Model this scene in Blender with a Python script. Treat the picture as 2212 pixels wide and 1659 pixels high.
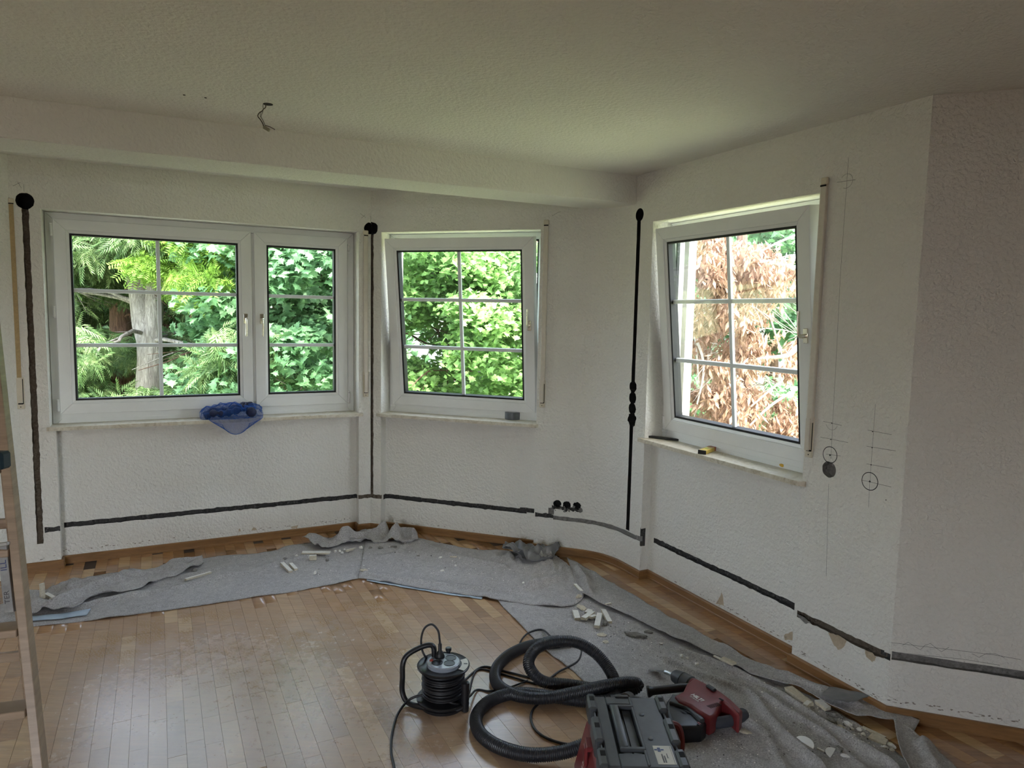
import bpy, bmesh, math, random
import numpy as np
from mathutils import Vector, Matrix, noise
for o in list(bpy.data.objects): bpy.data.objects.remove(o)
SC = bpy.context.scene
COL = SC.collection
PI = math.pi

# ------------------------------------------------------------------ camera
F_PX, PITCH, ROLL, EYE = 1527.67, math.radians(-5.605), math.radians(-1.171), 1.62
CW, CH = 2212, 1659
_cr, _sr, _cp, _sp = math.cos(ROLL), math.sin(ROLL), math.cos(PITCH), math.sin(PITCH)
def turn(d):
    x, y, z = d
    x, z = x*_cr + z*_sr, -x*_sr + z*_cr
    return Vector((x, y*_cp - z*_sp, y*_sp + z*_cp))
cam = bpy.data.cameras.new('camera'); co = bpy.data.objects.new('camera', cam); COL.objects.link(co)
cam.sensor_width = 36; cam.lens = F_PX/CW*36; cam.clip_start = .02; cam.clip_end = 300
R, U, B_ = turn((1,0,0)), turn((0,0,1)), -turn((0,1,0))
co.matrix_world = Matrix(((R.x,U.x,B_.x,0),(R.y,U.y,B_.y,0),(R.z,U.z,B_.z,EYE),(0,0,0,1)))
SC.camera = co
# ------------------------------------------------------------------ sky, sun, daylight, exposure
SC.view_settings.view_transform = 'Standard'; SC.view_settings.look = 'None'
SC.view_settings.gamma = 1; SC.view_settings.use_curve_mapping = False
SC.view_settings.exposure = -1.0
w = bpy.data.worlds.new('world'); SC.world = w; w.use_nodes = True
nt = w.node_tree; nt.nodes.clear()
out = nt.nodes.new('ShaderNodeOutputWorld'); bg = nt.nodes.new('ShaderNodeBackground')
sky = nt.nodes.new('ShaderNodeTexSky'); sky.sky_type = 'NISHITA'; sky.sun_disc = False
sky.sun_elevation = math.radians(52); sky.sun_rotation = math.radians(150); sky.dust_density = 2.5; sky.air_density = 1.0; sky.ozone_density = 1.0
bg.inputs['Strength'].default_value = 4.5
hs = nt.nodes.new('ShaderNodeHueSaturation'); hs.inputs['Saturation'].default_value = .58; nt.links.new(sky.outputs[0], hs.inputs['Color']); nt.links.new(hs.outputs[0], bg.inputs[0]); nt.links.new(bg.outputs[0], out.inputs[0])
sl = bpy.data.lights.new('sun', 'SUN'); sl.energy = 21.0; sl.angle = math.radians(.6); sl.color = (1, .95, .86)
so = bpy.data.objects.new('sun', sl); COL.objects.link(so)
so.rotation_euler = Vector((-.30, .40, -.95)).to_track_quat('-Z', 'Y').to_euler()
# daylight falling in through the balcony door behind the photographer
al = bpy.data.lights.new('balcony_daylight', 'AREA'); al.shape = 'RECTANGLE'; al.size = 2.6; al.size_y = 1.5
al.energy = 900; al.color = (.80, .87, 1.0)
ao = bpy.data.objects.new('balcony_daylight', al); COL.objects.link(ao); ao.location = (-1.4, -4.5, 2.55)
ao.rotation_euler = Vector((.05, 1, -.12)).to_track_quat('-Z', 'Y').to_euler()

# ------------------------------------------------------------------ pixel helpers (where a thing stands on a real surface)
PL = dict(A=(62.7821, 5.0532, -1), B=(-71.7701, 4.5682, 1), C=(-26.6424, 2.6436, 1), D=(-72.0, 3.118, 1), M=(64.0, 3.65, -1))
def ray(u, v): return turn(((u-CW/2)/F_PX, 1, -(v-CH/2)/F_PX))
def fl(u, v, z=0.0):
    r = ray(u, v); s = (z-EYE)/r.z
    return Vector((r.x*s, r.y*s, z))
class Wall:
    def __init__(s, k):
        a, d, sg = PL[k]; a = math.radians(a)
        s.t = Vector((math.sin(a), math.cos(a), 0)); s.n = Vector((math.cos(a), -math.sin(a), 0))*sg; s.d = d
    def P(s, q, z, off=0.0): return s.t*q + s.n*(s.d+off) + Vector((0,0,z))
    def at(s, u, v, off=0.0):
        r = ray(u, v); k = (s.d+off)/(s.n.x*r.x + s.n.y*r.y); p = r*k
        return p.dot(s.t), p.z+EYE
    def M(s, q, z, off=0.0, flip=False):
        "local x along wall, local y out of the room, local z up"
        x = s.t; y = s.n
        m = Matrix(((x.x,y.x,0,0),(x.y,y.y,0,0),(0,0,1,0),(0,0,0,1)))
        return Matrix.Translation(s.P(q, z, off)) @ m
WA, WB, WC, WD, WM = (Wall(k) for k in 'ABCDM')
ZC = 2.478; ZREV = 2.186; ZS = .885; ZN = .862; ZB = 2.308

# ------------------------------------------------------------------ object helpers
def obj(name, mesh, parent=None, mat=None, loc=None):
    o = bpy.data.objects.new(name, mesh); COL.objects.link(o)
    if mat is not None:
        for m in (mat if isinstance(mat, (list, tuple)) else [mat]): o.data.materials.append(m)
    if parent is not None: o.parent = parent
    if loc is not None: o.location = loc
    return o
def tag(o, label, cat, group=None, kind=None):
    o['label'] = label; o['category'] = cat
    if group: o['group'] = group
    if kind: o['kind'] = kind
    return o
def thing(name, label, cat, loc=(0,0,0), rz=0, group=None, M=None):
    o = bpy.data.objects.new(name, None); COL.objects.link(o); o.empty_display_size = .05
    if M is not None: o.matrix_world = M
    else: o.location = loc; o.rotation_euler = (0,0,rz)
    return tag(o, label, cat, group)
def struct(o, label=None):
    o['kind'] = 'structure'
    if label: o['label'] = label
    return o
def me_from(bm, smooth=False, name='m'):
    bmesh.ops.recalc_face_normals(bm, faces=bm.faces)
    m = bpy.data.meshes.new(name)
    if smooth:
        for f in bm.faces: f.smooth = True
    bm.to_mesh(m); bm.free(); return m
def finish(bm, name, parent, mat, smooth=False, loc=None): return obj(name, me_from(bm, smooth, name), parent, mat, loc)
def autosmooth(o, deg=40):
    m = o.data
    for p in m.polygons: p.use_smooth = True
    try: m.set_sharp_from_angle(angle=math.radians(deg))
    except Exception: pass
    return o
def bx(bm, x0, x1, y0, y1, z0, z1, bev=0, M=None, mi=0, seg=1):
    r = bmesh.ops.create_cube(bm, size=1)
    vs = r['verts']
    for v in vs: v.co = Vector(((x0+x1)/2+v.co.x*(x1-x0), (y0+y1)/2+v.co.y*(y1-y0), (z0+z1)/2+v.co.z*(z1-z0)))
    es = {e for v in vs for e in v.link_edges}; fs = {f for v in vs for f in v.link_faces}
    if bev:
        rr = bmesh.ops.bevel(bm, geom=list(es), offset=bev, segments=seg, affect='EDGES', profile=.5)
        fs = set(rr['faces']) | {f for v in rr['verts'] for f in v.link_faces}; vs = list({v for f in fs for v in f.verts})
    for f in fs: f.material_index = mi
    if M is not None:
        for v in vs: v.co = M @ v.co
    return vs
def prism(bm, pts, z0, z1, M=None, mi=0):
    n = len(pts)
    lo = [bm.verts.new((p[0], p[1], z0)) for p in pts]; hi = [bm.verts.new((p[0], p[1], z1)) for p in pts]
    fs = [bm.faces.new(lo[::-1]), bm.faces.new(hi)]
    for i in range(n): fs.append(bm.faces.new((lo[i], lo[(i+1)%n], hi[(i+1)%n], hi[i])))
    for f in fs: f.material_index = mi
    if M is not None:
        for v in lo+hi: v.co = M @ v.co
    return lo+hi
def frames(P):
    n = len(P); T = []
    for i in range(n):
        t = P[min(i+1, n-1)] - P[max(i-1, 0)]
        T.append(t.normalized() if t.length > 1e-9 else Vector((0,0,1)))
    up = Vector((0,0,1)) if abs(T[0].z) < .9 else Vector((1,0,0))
    N = (up - T[0]*up.dot(T[0])).normalized(); out = []
    for i in range(n):
        N = (N - T[i]*N.dot(T[i])).normalized(); out.append((T[i], N, T[i].cross(N)))
    return out
def tube(bm, P, r, seg=8, cap=True, mi=0, sq=None):
    P = [Vector(p) for p in P]; fr = frames(P); rings = []
    for i, p in enumerate(P):
        ri = r[i] if isinstance(r, (list, tuple)) else r
        t, n, b = fr[i]
        rings.append([bm.verts.new(p + n*(math.cos(a)*ri) + b*(math.sin(a)*ri*(sq or 1))) for a in [2*PI*k/seg for k in range(seg)]])
    for i in range(len(P)-1):
        for k in range(seg):
            f = bm.faces.new((rings[i][k], rings[i][(k+1)%seg], rings[i+1][(k+1)%seg], rings[i+1][k])); f.material_index = mi; f.smooth = True
    if cap:
        for rg in (rings[0][::-1], rings[-1]):
            f = bm.faces.new(rg); f.material_index = mi
    return rings
def lathe(bm, prof, seg=24, M=None, mi=0, close=True):
    rings = []
    for r, z in prof:
        rings.append([bm.verts.new((r*math.cos(2*PI*k/seg), r*math.sin(2*PI*k/seg), z)) for k in range(seg)] if r > 1e-6 else [bm.verts.new((0,0,z))])
    vs = [v for g in rings for v in g]
    for a, b in zip(rings, rings[1:]):
        if len(a) == 1 and len(b) == 1: continue
        for k in range(seg):
            q = [a[k%len(a)], a[(k+1)%seg%len(a)], b[(k+1)%seg%len(b)], b[k%len(b)]]
            q2 = [];
            for v in q:
                if v not in q2: q2.append(v)
            if len(q2) > 2:
                try: f = bm.faces.new(q2); f.material_index = mi
                except ValueError: pass
    if M is not None:
        for v in vs: v.co = M @ v.co
    return vs
def smooth_path(P, n=8):
    P = [Vector(p) for p in P]; out = []
    Q = [P[0]*2-P[1]] + P + [P[-1]*2-P[-2]]
    for i in range(1, len(Q)-2):
        a, b, c, d = Q[i-1], Q[i], Q[i+1], Q[i+2]
        for k in range(n):
            t = k/n
            out.append(.5*((2*b) + (c-a)*t + (2*a-5*b+4*c-d)*t*t + (3*b-a-3*c+d)*t**3))
    out.append(P[-1]); return out
def resample(P, step):
    out = [P[0].copy()]; acc = 0
    for a, b in zip(P, P[1:]):
        L = (b-a).length
        if L < 1e-9: continue
        d = step-acc
        while d <= L: out.append(a.lerp(b, d/L)); d += step
        acc = L-(d-step)
    return out
def copy_tree(o, parent=None):
    c = o.copy(); COL.objects.link(c)
    if parent is not None: c.parent = parent
    for ch in o.children: copy_tree(ch, c)
    return c
def fast_mesh(name, V, F, mi=None):
    m = bpy.data.meshes.new(name); V = np.asarray(V, np.float32); F = np.asarray(F, np.int32)
    k = F.shape[1]
    m.vertices.add(len(V)); m.vertices.foreach_set('co', V.ravel())
    m.loops.add(F.size); m.loops.foreach_set('vertex_index', F.ravel())
    m.polygons.add(len(F)); m.polygons.foreach_set('loop_start', np.arange(0, F.size, k, dtype=np.int32))
    m.polygons.foreach_set('loop_total', np.full(len(F), k, np.int32))
    if mi is not None: m.polygons.foreach_set('material_index', np.asarray(mi, np.int32))
    m.update(calc_edges=True); return m

# ------------------------------------------------------------------ materials
class NT:
    def __init__(s, name):
        s.m = bpy.data.materials.new(name); s.m.use_nodes = True; s.t = s.m.node_tree; s.t.nodes.clear()
        s.o = s.t.nodes.new('ShaderNodeOutputMaterial'); s.p = s.t.nodes.new('ShaderNodeBsdfPrincipled'); s.L(s.p.outputs[0], s.o.inputs[0])
    def L(s, a, b): s.t.links.new(a, b)
    def n(s, k, **kw):
        x = s.t.nodes.new('ShaderNode'+k)
        for a, b in kw.items():
            if a.startswith('i_'): x.inputs[int(a[2:]) if a[2:].isdigit() else a[2:]].default_value = b
            else: setattr(x, a, b)
        return x
    def pos(s, sc=(1,1,1), rot=(0,0,0), loc=(0,0,0), obj=False):
        g = s.n('TexCoord').outputs['Object'] if obj else s.n('NewGeometry').outputs['Position']
        m = s.n('Mapping'); m.inputs['Scale'].default_value = sc; m.inputs['Rotation'].default_value = rot; m.inputs['Location'].default_value = loc
        s.L(g, m.inputs[0]); return m.outputs[0]
    def noise(s, v, scale, det=4, rough=.6, dist=0):
        x = s.n('TexNoise'); x.inputs['Scale'].default_value = scale; x.inputs['Detail'].default_value = det; x.inputs['Roughness'].default_value = rough
        x.inputs['Distortion'].default_value = dist; s.L(v, x.inputs['Vector']); return x.outputs['Fac']
    def ramp(s, f, stops, interp='LINEAR'):
        x = s.n('ValToRGB'); c = x.color_ramp; c.interpolation = interp
        while len(c.elements) < len(stops): c.elements.new(.5)
        for e, (p, col) in zip(c.elements, stops):
            e.position = p; e.color = (*col, 1) if isinstance(col, (tuple, list)) else (col, col, col, 1)
        s.L(f, x.inputs[0]); return x.outputs[0]
    def mix(s, f, a, b, mode='MIX'):
        x = s.n('Mix', data_type='RGBA', blend_type=mode)
        for v, i in ((f, 0), (a, 6), (b, 7)):
            if isinstance(v, (int, float)): x.inputs[i].default_value = v
            elif isinstance(v, tuple): x.inputs[i].default_value = (*v, 1)
            else: s.L(v, x.inputs[i])
        return x.outputs[2]
    def math(s, op, a, b=0.0):
        x = s.n('Math', operation=op)
        for v, i in ((a, 0), (b, 1)):
            if isinstance(v, (int, float)): x.inputs[i].default_value = v
            else: s.L(v, x.inputs[i])
        return x.outputs[0]
    def set(s, **kw):
        for a, b in kw.items():
            i = s.p.inputs[a.replace('_', ' ')]
            if isinstance(b, tuple): i.default_value = (*b, 1) if len(b) == 3 else b
            elif isinstance(b, (int, float)): i.default_value = b
            else: s.L(b, i)
        return s
    def bump(s, h, strength=.3, dist=.002, prev=None):
        x = s.n('Bump'); x.inputs['Strength'].default_value = strength; x.inputs['Distance'].default_value = dist
        s.L(h, x.inputs['Height'])
        if prev is not None: s.L(prev, x.inputs['Normal'])
        s.L(x.outputs[0], s.p.inputs['Normal']); return x.outputs[0]
def plain(name, col, rough=.5, metal=0, spec=.5, noise_amt=.12, nscale=40, bump=0, coat=0):
    t = NT(name); v = t.pos(obj=True); f = t.noise(v, nscale, 5, .65)
    d = tuple(c*(1-noise_amt) for c in col); l = tuple(min(1, c*(1+noise_amt)) for c in col)
    t.set(Base_Color=t.ramp(f, [(.3, d), (.7, l)]), Roughness=rough, Metallic=metal)
    t.p.inputs['Specular IOR Level'].default_value = spec
    if coat: t.p.inputs['Coat Weight'].default_value = coat
    if bump: t.bump(f, bump, .001)
    return t.m
def plaster(name, col, bs=.55, sc=150, big=.05):
    t = NT(name); v = t.pos()
    f = t.noise(v, sc, 2, .5, .3); g = t.noise(v, 1.3, 4, .6); h = t.noise(v, 9, 5, .7)
    c = t.mix(t.ramp(g, [(.3, 0.), (.7, 1.)]), tuple(x*(1-big) for x in col), tuple(min(1, x*(1+big*.4)) for x in col))
    c = t.mix(t.ramp(h, [(.62, 0.), (.8, .25)]), c, tuple(x*.86 for x in col))
    t.set(Base_Color=c, Roughness=.92); t.p.inputs['Specular IOR Level'].default_value = .2
    r = t.ramp(f, [(.35, 0.), (.68, 1.)])
    t.bump(r, bs, .0034); return t.m
M_wall = plaster('wall_plaster', (.77, .755, .70), 1.0, 62)
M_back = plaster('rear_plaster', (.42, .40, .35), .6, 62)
M_ceil = plaster('ceiling_plaster', (.80, .785, .73), .7, 60)
def rough_groove(name, a, b, c, sc=60):
    t = NT(name); v = t.pos(); f = t.noise(v, sc, 6, .7); g = t.noise(v, 14, 4, .6)
    col = t.mix(t.ramp(g, [(.35, 0.), (.65, 1.)]), t.ramp(f, [(.35, a), (.55, b), (.72, c)]), b)
    t.set(Base_Color=col, Roughness=.95); t.p.inputs['Specular IOR Level'].default_value = .1
    t.bump(f, 1.0, .01); return t.m
M_gdark = rough_groove('groove_brick_dark', (.02,.02,.019), (.085,.082,.078), (.34,.33,.31), 70)
M_ggrey = rough_groove('groove_grey_plaster', (.12,.11,.10), (.26,.25,.235), (.42,.40,.38), 60)
M_gbrown = rough_groove('groove_brown', (.07,.055,.04), (.16,.13,.10), (.32,.29,.25), 70)
M_hole = plain('hole_black', (.01,.009,.008), .95, noise_amt=.4)
M_chip = rough_groove('bare_render', (.40,.32,.22), (.52,.43,.31), (.66,.58,.46), 40)
M_pvc = plain('window_white', (.80,.81,.80), .32, noise_amt=.03, nscale=6)
M_pvc2 = plain('muntin_white', (.78,.80,.80), .35, noise_amt=.03)
M_gasket = plain('black_gasket', (.006,.006,.006), .6)
M_line = plain('joint_grey', (.22,.22,.20), .7)
M_cream = plain('cream_plastic', (.62,.56,.44), .45, noise_amt=.06, nscale=20)
M_chrome = plain('handle_metal', (.80,.76,.66), .25, 1.0, noise_amt=.03)
M_steel = plain('steel', (.55,.57,.58), .35, 1.0, noise_amt=.15)
M_black = plain('black_plastic', (.012,.012,.014), .38)
M_rubber = plain('black_rubber', (.014,.014,.016), .5)
def glass_mat():
    t = NT('window_glass'); t.t.nodes.remove(t.p)
    tr = t.n('BsdfTransparent'); gl = t.n('BsdfGlossy'); gl.inputs['Roughness'].default_value = .02
    fr = t.n('Fresnel'); gm = t.n('NewGeometry'); t.L(t.math('SUBTRACT', 1.45, t.math('MULTIPLY', gm.outputs['Backfacing'], .76)), fr.inputs['IOR']); mx = t.n('MixShader')
    tr.inputs[0].default_value = (.97, .985, .975, 1); gl.inputs[0].default_value = (.8,.8,.8,1)
    t.L(fr.outputs[0], mx.inputs[0]); t.L(tr.outputs[0], mx.inputs[1]); t.L(gl.outputs[0], mx.inputs[2]); t.L(mx.outputs[0], t.o.inputs[0]); return t.m
M_glass = glass_mat()
def marble():
    t = NT('sill_marble'); v = t.pos(); f = t.noise(v, 9, 8, .75, 2.5); g = t.noise(v, 70, 4, .7)
    c = t.ramp(f, [(.3, (.36,.30,.21)), (.5, (.60,.55,.44)), (.7, (.70,.67,.58))])
    c = t.mix(t.ramp(g, [(.60, 0.), (.75, .5)]), c, (.25,.20,.13)); t.set(Base_Color=c, Roughness=.35); return t.m
M_marble = marble()

# ------------------------------------------------------------------ walls
def solid(name, path, thick_path, z0, z1, mat):
    bm = bmesh.new(); prism(bm, [(p.x, p.y) for p in path] + [(p.x, p.y) for p in thick_path[::-1]], z0, z1)
    return finish(bm, name, None, mat)
def cut(o, cutters, mat=None):
    "carve each cutter mesh out of o; the carved faces keep the cutter's own material"
    dbg = globals().get("DBG")
    def measure(me):
        b2 = bmesh.new(); b2.from_mesh(me); r = (len(b2.faces), b2.calc_volume()); b2.free(); return r
    for bm, m in cutters:
        c = finish(bm, 'cutter', None, m or mat); f0, v0 = measure(o.data)
        for solver, k in (('EXACT', 0), ('EXACT', 1), ('EXACT', 2), ('FAST', 0)):
            c.location = (.0007*k, -.0011*k, .0009*k)
            md = o.modifiers.new('b', 'BOOLEAN'); md.operation = 'DIFFERENCE'; md.object = c; md.solver = solver
            if solver == 'EXACT': md.material_mode = 'TRANSFER'
            bpy.context.view_layer.update()
            dg = bpy.context.evaluated_depsgraph_get(); me = bpy.data.meshes.new_from_object(o.evaluated_get(dg), preserve_all_data_layers=False, depsgraph=dg)
            o.modifiers.clear(); f1, v1 = measure(me); vc = abs(measure(c.data)[1])
            if f1 > f0 and 0 <= v0-v1 <= vc*1.05+1e-6: old = o.data; o.data = me; bpy.data.meshes.remove(old); break
            print('cut retry', o.name, solver, k, f0, f1, v0, v1, vc)
        bpy.data.objects.remove(c)
    return o
def cbox(W, s0, s1, z0, z1, d, front=.05):
    bm = bmesh.new(); M = W.M(0, 0, 0); bx(bm, min(s0,s1), max(s0,s1), -front, d, z0, z1, M=M); return bm
def ragged(W, s0, s1, z0, z1, d, seed, along='s', amp=.003, step=.022, front=.03, base=0.0):
    "slot with torn edges along its length, floor of the slot uneven"
    rnd = random.Random(seed); bm = bmesh.new(); L = (s1-s0) if along == 's' else (z1-z0); n = max(2, int(abs(L)/step))
    rows = []
    for i in range(n+1):
        t = i/n; a = (rnd.random()-.5)*2*amp; b = (rnd.random()-.5)*2*amp
        if rnd.random() < .07: a -= amp*1.5
        if rnd.random() < .07: b += amp*1.5
        dd = base + d*(.75+.5*rnd.random())
        if along == 's': q = s0+(s1-s0)*t; ps = [(q, -front+base, z0+a), (q, -front+base, z1+b), (q, dd, z1+b*.5), (q, dd*.98, z0+a*.5)]
        else: q = z0+(z1-z0)*t; ps = [(s0+a, -front+base, q), (s1+b, -front+base, q), (s1+b*.5, dd, q), (s0+a*.5, dd*.98, q)]
        rows.append([bm.verts.new(W.P(x, z, y)) for x, y, z in ps])
    for r0, r1 in zip(rows, rows[1:]):
        for k in range(4): bm.faces.new((r0[k], r0[(k+1)%4], r1[(k+1)%4], r1[k]))
    bm.faces.new(rows[0][::-1]); bm.faces.new(rows[-1])
    return bm
def chole(W, s, z, r, d, seed=0, jag=.0, n=24, sx=1, front=.03, base=0):
    rnd = random.Random(seed); bm = bmesh.new(); M = W.M(s, z, 0)
    rr = [r*(1+jag*(rnd.random()-.5)*2) for _ in range(n)]
    lo = [bm.verts.new(M @ Vector((math.cos(2*PI*k/n)*rr[k]*sx, -front+base, math.sin(2*PI*k/n)*rr[k]))) for k in range(n)]
    hi = [bm.verts.new(M @ Vector((math.cos(2*PI*k/n)*rr[k]*sx*.97, d+base, math.sin(2*PI*k/n)*rr[k]*.97))) for k in range(n)]
    bm.faces.new(lo[::-1]); bm.faces.new(hi)
    for k in range(n): bm.faces.new((lo[k], lo[(k+1)%n], hi[(k+1)%n], hi[k]))
    return bm
TH = .34
def lbox(W, s0, s1, dn):
    bm = bmesh.new(); P = [(-.05,-.01), (dn,-.01), (dn,ZN), (TH+.1,ZN), (TH+.1,ZREV), (-.05,ZREV)]; M = W.M(0,0,0)
    a = [bm.verts.new(M @ Vector((s0, y, z))) for y, z in P]; b = [bm.verts.new(M @ Vector((s1, y, z))) for y, z in P]
    bm.faces.new(a); bm.faces.new(b[::-1])
    for k in range(6): bm.faces.new((a[k], b[k], b[(k+1)%6], a[(k+1)%6]))
    return bm
def inter2(Wa, oa, Wb, ob):
    a, b = Wa.n, Wb.n; da, db = Wa.d+oa, Wb.d+ob; D = a.x*b.y-a.y*b.x
    return Vector(((da*b.y-a.y*db)/D, (a.x*db-da*b.x)/D, 0))
AB0, AB1 = inter2(WA,0,WB,0), inter2(WA,TH,WB,TH)
BC0, BC1 = inter2(WB,0,WC,0), inter2(WB,TH,WC,TH)
CD0, CD1 = inter2(WC,0,WD,0), inter2(WC,TH,WD,TH)
# wall E on the far left: starts at the end of wall A and turns 45 degrees towards the camera
A0 = WA.P(-.700, 0); aE = math.atan2(WA.t.y, WA.t.x) - math.radians(135)
class WallE(Wall):
    def __init__(s):
        s.t = Vector((math.cos(aE), math.sin(aE), 0)); s.n = Vector((s.t.y, -s.t.x, 0))
        if s.n.x > 0: s.n = -s.n
        s.d = s.n.dot(A0)
WE = WallE(); E0 = A0.dot(WE.t)
AE1 = inter2(WA, TH, WE, TH)
Z0, Z1 = -.12, ZC+.10
wall_left = struct(solid('wall_left', [A0, AB0], [AE1, AB1], Z0, Z1, M_wall))
# rounded inner corner between B and C
Tn = .19; arc = []
pB = BC0 + WB.t*Tn; pC = BC0 - WC.t*Tn
for i in range(13):
    t = i/12; arc.append(pB.lerp(BC0, t).lerp(BC0.lerp(pC, t), t))
CJ = WC.P(3.448, 0)
SE = 3.50
path_B = [AB0] + arc + [WC.P(SE, 0)]
wall_back = struct(solid('wall_back', path_B, [AB1, BC1, WC.P(SE, 0, TH)], Z0, Z1, M_wall))
wall_right = struct(solid('wall_right', [WC.P(SE, 0), CD0], [WC.P(SE, 0, TH), CD1], Z0, Z1, M_wall))
D_END = WD.P(-2.05, 0)
wall_far_right = struct(solid('wall_far_right', [CD0, D_END], [CD1, WD.P(-2.05, 0, TH)], Z0, Z1, M_wall))
E_END = WE.P(E0+1.5, 0)
wall_far_left = struct(solid('wall_far_left', [E_END, A0], [WE.P(E0+1.5, 0, TH), AE1], Z0, Z1, M_wall))
# openings and radiator niches
cut(wall_left, [(cbox(WA, -.549, 1.347, ZN, ZREV, TH+.1), M_wall), (cbox(WA, -.520, 1.347, -.01, ZN+.01, .0704), M_wall)])
cut(wall_back, [(lbox(WB, 1.325, 2.508, .070), M_wall)])
cut(wall_right, [(lbox(WC, 2.262, 3.448, .063), M_wall)])
cut(wall_far_left, [(cbox(WE, E0+.035, E0+1.35, -.01, 2.206, .24), M_wall)])
# chases cut for new cables
cut(wall_left, [
    (ragged(WA, -.505, 1.36, .232, .263, .028, 1, base=.07), M_gdark), (ragged(WA, -.60, -.505, .232, .262, .016, 2, amp=.006), M_gdark),
    (ragged(WA, 1.345, 1.46, .244, .272, .014, 3, amp=.004), M_gbrown),
    (ragged(WA, -.641, -.608, .165, 2.19, .017, 4, along='z', amp=.0025), M_gbrown), (chole(WA, -.624, 2.222, .047, .09, 5, .03), M_hole),
    (chole(WA, 1.428, 2.213, .042, .09, 99, .06, 14), M_hole),
])
cut(wall_back, [
    (ragged(WB, 1.40, 2.515, .234, .266, .028, 6, base=.07), M_gdark), (ragged(WB, 1.30, 1.45, .245, .275, .028, 61, base=.07), M_gdark),
    (ragged(WB, 2.50, 2.64, .244, .272, .014, 7, amp=.004), M_gbrown),
    (ragged(WB, 2.572, 2.602, .26, 2.19, .020, 8, along='z', amp=.003), M_gbrown), (chole(WB, 2.582, 2.213, .046, .09, 9, .06, 14), M_hole),
    (ragged(WB, 1.19, 1.318, .243, .268, .014, 10, amp=.005), M_gdark), (ragged(WB, 1.02, 1.19, .236, .262, .012, 11, amp=.003), M_ggrey),
    (chole(WB, 1.163, .345, .029, .06, 12, .05), M_hole), (chole(WB, 1.096, .345, .028, .06, 13, .10), M_hole), (chole(WB, 1.026, .345, .028, .06, 14, .14), M_hole),
    (ragged(WB, .99, 1.20, .308, .334, .02, 15, amp=.007, step=.012), M_gdark), (ragged(WB, 1.185, 1.225, .268, .315, .012, 151, amp=.004, step=.01), M_ggrey)])
def sweep_cut(P, z0, z1, d, f=.02, seed=0):
    rnd = random.Random(seed); bm = bmesh.new(); rows = []
    for i, p in enumerate(P):
        a = P[max(0,i-1)]; b = P[min(len(P)-1,i+1)]; t = (b-a).normalized(); n = Vector((t.y, -t.x, 0))
        if n.y < 0: n = -n
        j, k = (rnd.random()-.5)*.004, (rnd.random()-.5)*.004
        rows.append([bm.verts.new(Vector((p.x, p.y, 0))+n*o+Vector((0,0,z))) for o, z in ((-f, z0+j), (-f, z1+k), (d, z1+k), (d, z0+j))])
    for r0, r1 in zip(rows, rows[1:]):
        for k in range(4): bm.faces.new((r0[k], r0[(k+1)%4], r1[(k+1)%4], r1[k]))
    bm.faces.new(rows[0][::-1]); bm.faces.new(rows[-1]); return bm
cut(wall_back, [(sweep_cut([WB.P(1.03, 0)]+arc+[WC.P(3.49,0)], .234, .262, .012, seed=5), M_ggrey)])
cut(wall_right, [
    (ragged(WC, 3.40, 3.51, .236, .266, .016, 20, amp=.003), M_ggrey), (ragged(WC, 2.255, 3.40, .236, .268, .028, 21, base=.063), M_gdark),
    (ragged(WC, 3.39, 3.455, .205, .318, .03, 22, amp=.012, step=.012), M_gdark),
    (ragged(WC, 1.80, 2.245, .238, .272, .022, 23, amp=.004), M_gbrown), (ragged(WC, 1.772, 1.83, .242, .270, .02, 24), M_gdark)])
for s in (wall_right,):
    cut(s, [(chole(WC, 2.122, .966, .036, .035, 36, .04), M_ggrey)])
cut(wall_far_right, [(ragged(WD, -1.75, -.64, .250, .284, .020, 30, amp=.002, step=.05), M_ggrey), (chole(WD, -1.142, .375, .036, .08, 31, .02), M_hole)])
CG = [(ragged(WC, 3.569, 3.604, .27, 2.21, .024, 25, along='z', amp=.0015, step=.06), M_hole), (chole(WC, 3.583, 2.240, .040, .08, 26, .0), M_hole)]
for i, (zz, r) in enumerate([(1.188,.037), (1.118,.038), (1.050,.038), (.980,.044)]): CG.append((chole(WC, 3.585, zz, r, .07, 27+i, .05 if i < 3 else .12), M_hole))
cut(wall_back, CG)
# ------------------------------------------------------------------ rest of the room shell
XR, YB = D_END.x, -3.2
def slab(name, pts, z0, z1, mat):
    bm = bmesh.new(); prism(bm, pts, z0, z1); return struct(finish(bm, name, None, mat))
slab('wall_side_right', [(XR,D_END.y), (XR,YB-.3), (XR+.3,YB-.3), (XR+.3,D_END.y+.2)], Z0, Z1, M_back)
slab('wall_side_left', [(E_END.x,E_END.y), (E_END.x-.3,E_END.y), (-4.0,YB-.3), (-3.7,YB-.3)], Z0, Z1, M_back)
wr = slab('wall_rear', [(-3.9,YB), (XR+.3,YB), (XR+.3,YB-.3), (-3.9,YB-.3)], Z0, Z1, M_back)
bm = bmesh.new(); bx(bm, -2.3, -.7, YB-.5, YB+.2, .02, 1.95); cut(wr, [(bm, M_back)])
bm = bmesh.new(); bx(bm, -4.2, 3.0, -6.3, YB-.31, -.30, -.05); bx(bm, -4.2, 3.0, -6.3, -6.15, -.05, 1.0); bx(bm, -4.2, -4.05, -6.3, YB-.31, -.05, 1.0); bx(bm, 2.85, 3.0, -6.3, YB-.31, -.05, 1.0)  # unseen dark slab and parapet, added to keep lawn light off the beam
struct(finish(bm, 'lawn_light_block', None, plaster('light_block_dark', (.09,.09,.085), .3, 60)), 'unseen dark slab and parapet added behind the photographer to block light from the lawn')
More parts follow.
